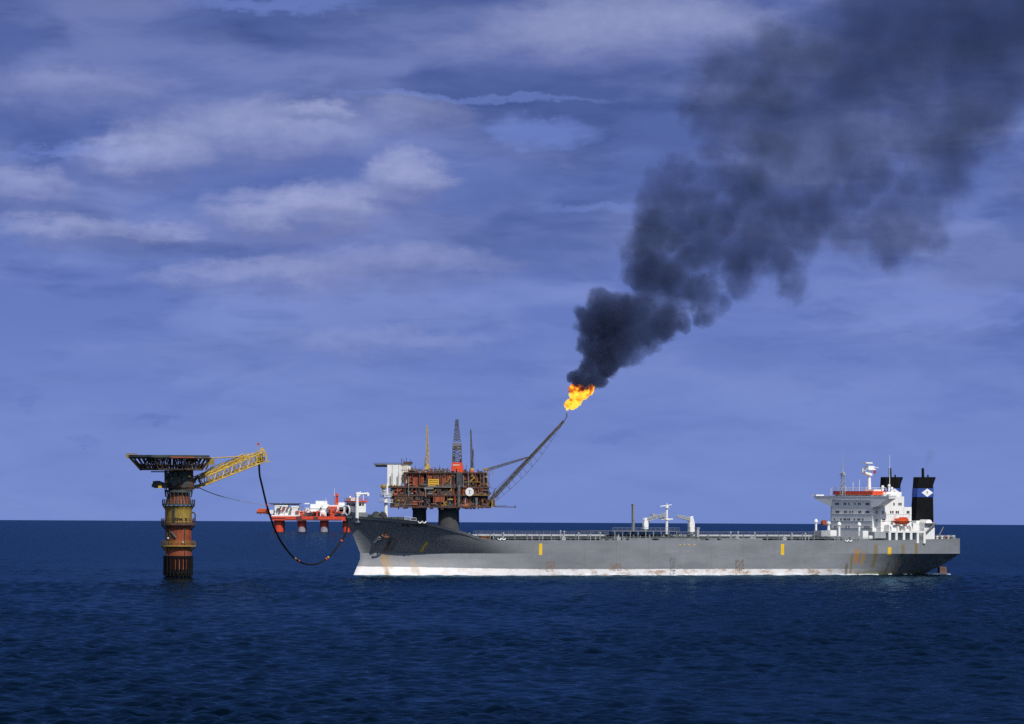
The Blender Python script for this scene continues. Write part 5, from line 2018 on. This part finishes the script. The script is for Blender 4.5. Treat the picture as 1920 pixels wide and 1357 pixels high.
c0 = np.mean([b[0] for b in smoke_blobs], axis=0)
sm_mat = smoke_material(smoke_blobs, c0, 'flare_smoke', 0.56, 22.0, 1.0)
sm, _ = blob_hull('smoke', smoke_blobs, 3.0, 1.20, sm_mat)
tag(sm, 'dark sooty smoke plume drifting up and right from the gas flare', 'smoke', kind='stuff')

FL_B = [(1064, 765, 4), (1065, 758, 8), (1074, 756, 11), (1079, 750, 12), (1083, 747, 10), (1068, 754, 8), (1076, 738, 10), (1072, 728, 7), (1082, 731, 10), (1090, 734, 9), (1095, 740, 9), (1097, 732, 8), (1106, 733, 8), (1109, 725, 7), (1088, 725, 7), (1074, 722, 5)]
flame_blobs = [(np.array(at(px, py, PD - 10 + rb.uniform(-.4, .4) * r * KP)), r * KP * 1.1) for px, py, r in FL_B]


def flame_material(blobs, c0):
    m_ = bpy.data.materials.new('gas_flame')
    m_.use_nodes = True
    t = m_.node_tree
    t.nodes.clear()
    n = NB(t)
    out = n.node('ShaderNodeOutputMaterial')
    P = n.coord('Object')
    ns = n.noise(P, 1 / 3.4, 5.0, 0.62, color=True)
    Pw = n.vmath('ADD', P, n.vmath('SCALE', n.vmath('SUBTRACT', ns, (0.5, 0.5, 0.5)), 3.4))
    G = blob_field(n, Pw, blobs, c0)
    x, y, z = n.sep(P)
    z0 = float((at(1070, 742, PD) - c0)[2])
    hgt = n.smooth(z, z0 - 2.5, z0 + 7.0)
    cool = n.noise(n.vmath('ADD', P, (4.0, 1.0, 9.0)), 1 / 4.2, 4.0, 0.60)
    heat = n.smooth(cool, n.smooth(hgt, 0, 1, 0.28, 0.44), n.smooth(hgt, 0, 1, 0.50, 0.64))
    body = n.smooth(G, 0.02, 0.30)
    vol = n.node('ShaderNodeVolumePrincipled')
    vol.inputs['Color'].default_value = (0.02, 0.015, 0.012, 1)
    n.put(vol.inputs['Density'], body * 1.1)
    n.put(vol.inputs['Emission Strength'], body * 1.1)
    n.put(vol.inputs['Emission Color'], n.ramp(heat, [(0.0, (0.16, 0.022, 0.006)), (0.28, (0.95, 0.11, 0.008)), (0.55, (1.35, 0.40, 0.02)), (1.0, (1.7, 1.05, 0.09))]))
    t.links.new(vol.outputs[0], out.inputs['Volume'])
    clear_skin(n, t, out)
    return m_


c1 = np.mean([b[0] for b in flame_blobs], axis=0)
fl, _ = blob_hull('flame', flame_blobs, 0.6, 1.12, flame_material(flame_blobs, c1), smooth_it=3)
tag(fl, 'bright yellow and orange gas flame at the tip of the flare boom', 'flame')

# faint exhaust haze above the port funnel
ex_b = [(ship(S(1735, 10, 36), 10, Z(872 - k * 7, S(1735, 10, 36), 10)) + np.array([k * .6, 0, 0]), 1.0 + k * .55) for k in range(4)]


def exhaust_material(blobs, c0):
    m_ = bpy.data.materials.new('thin_exhaust')
    m_.use_nodes = True
    t = m_.node_tree
    t.nodes.clear()
    n = NB(t)
    out = n.node('ShaderNodeOutputMaterial')
    P = n.coord('Object')
    G = blob_field(n, n.vmath('ADD', P, n.vmath('SCALE', n.noise(P, .5, 3, .6, color=True), 1.0)), [(b + .5, r) for b, r in blobs], c0)
    vol = n.node('ShaderNodeVolumePrincipled')
    vol.inputs['Color'].default_value = (0.2, 0.2, 0.2, 1)
    n.put(vol.inputs['Density'], n.smooth(G, 0.0, 0.8) * 0.05)
    t.links.new(vol.outputs[0], out.inputs['Volume'])
    clear_skin(n, t, out)
    return m_


c2 = np.mean([b[0] for b in ex_b], axis=0)
exh, _ = blob_hull('exhaust_smoke', ex_b, 0.5, 1.15, exhaust_material(ex_b, c2))
tag(exh, 'faint grey exhaust wisp above the funnel with the larger diamond', 'smoke', kind='stuff')
for o_ in (sm, fl, exh):
    for s_ in o_.material_slots:
        if hasattr(s_.material, 'cycles'):
            s_.material.cycles.volume_step_rate = {'flare_smoke': 0.18, 'gas_flame': 0.12}.get(s_.material.name, 0.5) if hasattr(s_.material.cycles, 'volume_step_rate') else None

# white water along the tanker's waterline
q = MB(TF)
rg = random.Random(8)
for i in range(90):
    s = rg.uniform(60, 243)
    if s > 195 or rg.random() < .45:
        z_ = rg.uniform(.0, .25)
        h_ = half(s, 0.3)
        w = rg.uniform(.6, 2.4)
        q.prism([(s - w, h_ - .6), (s - w * .6, h_ + .35), (s + w * .5, h_ + .45), (s + w, h_ - .6)], -.3, z_ + .15, 'z')
for i in range(7):
    s = rg.uniform(238, 258)
    l = rg.uniform(-4, 8)
    w = rg.uniform(.8, 2.2)
    q.prism([(s - w, l - .3), (s, l + .5), (s + w, l + .2), (s + w * .4, l - .6)], -.3, rg.uniform(.15, .5), 'z')
fm = q.build('foam', paint('sea_foam', (0.72, 0.76, 0.80), 0.9, var=0.1))
fm.location = tanker.location
fm.rotation_euler = tanker.rotation_euler
tag(fm, 'thin white foam washing along the tanker waterline', 'foam', kind='stuff')
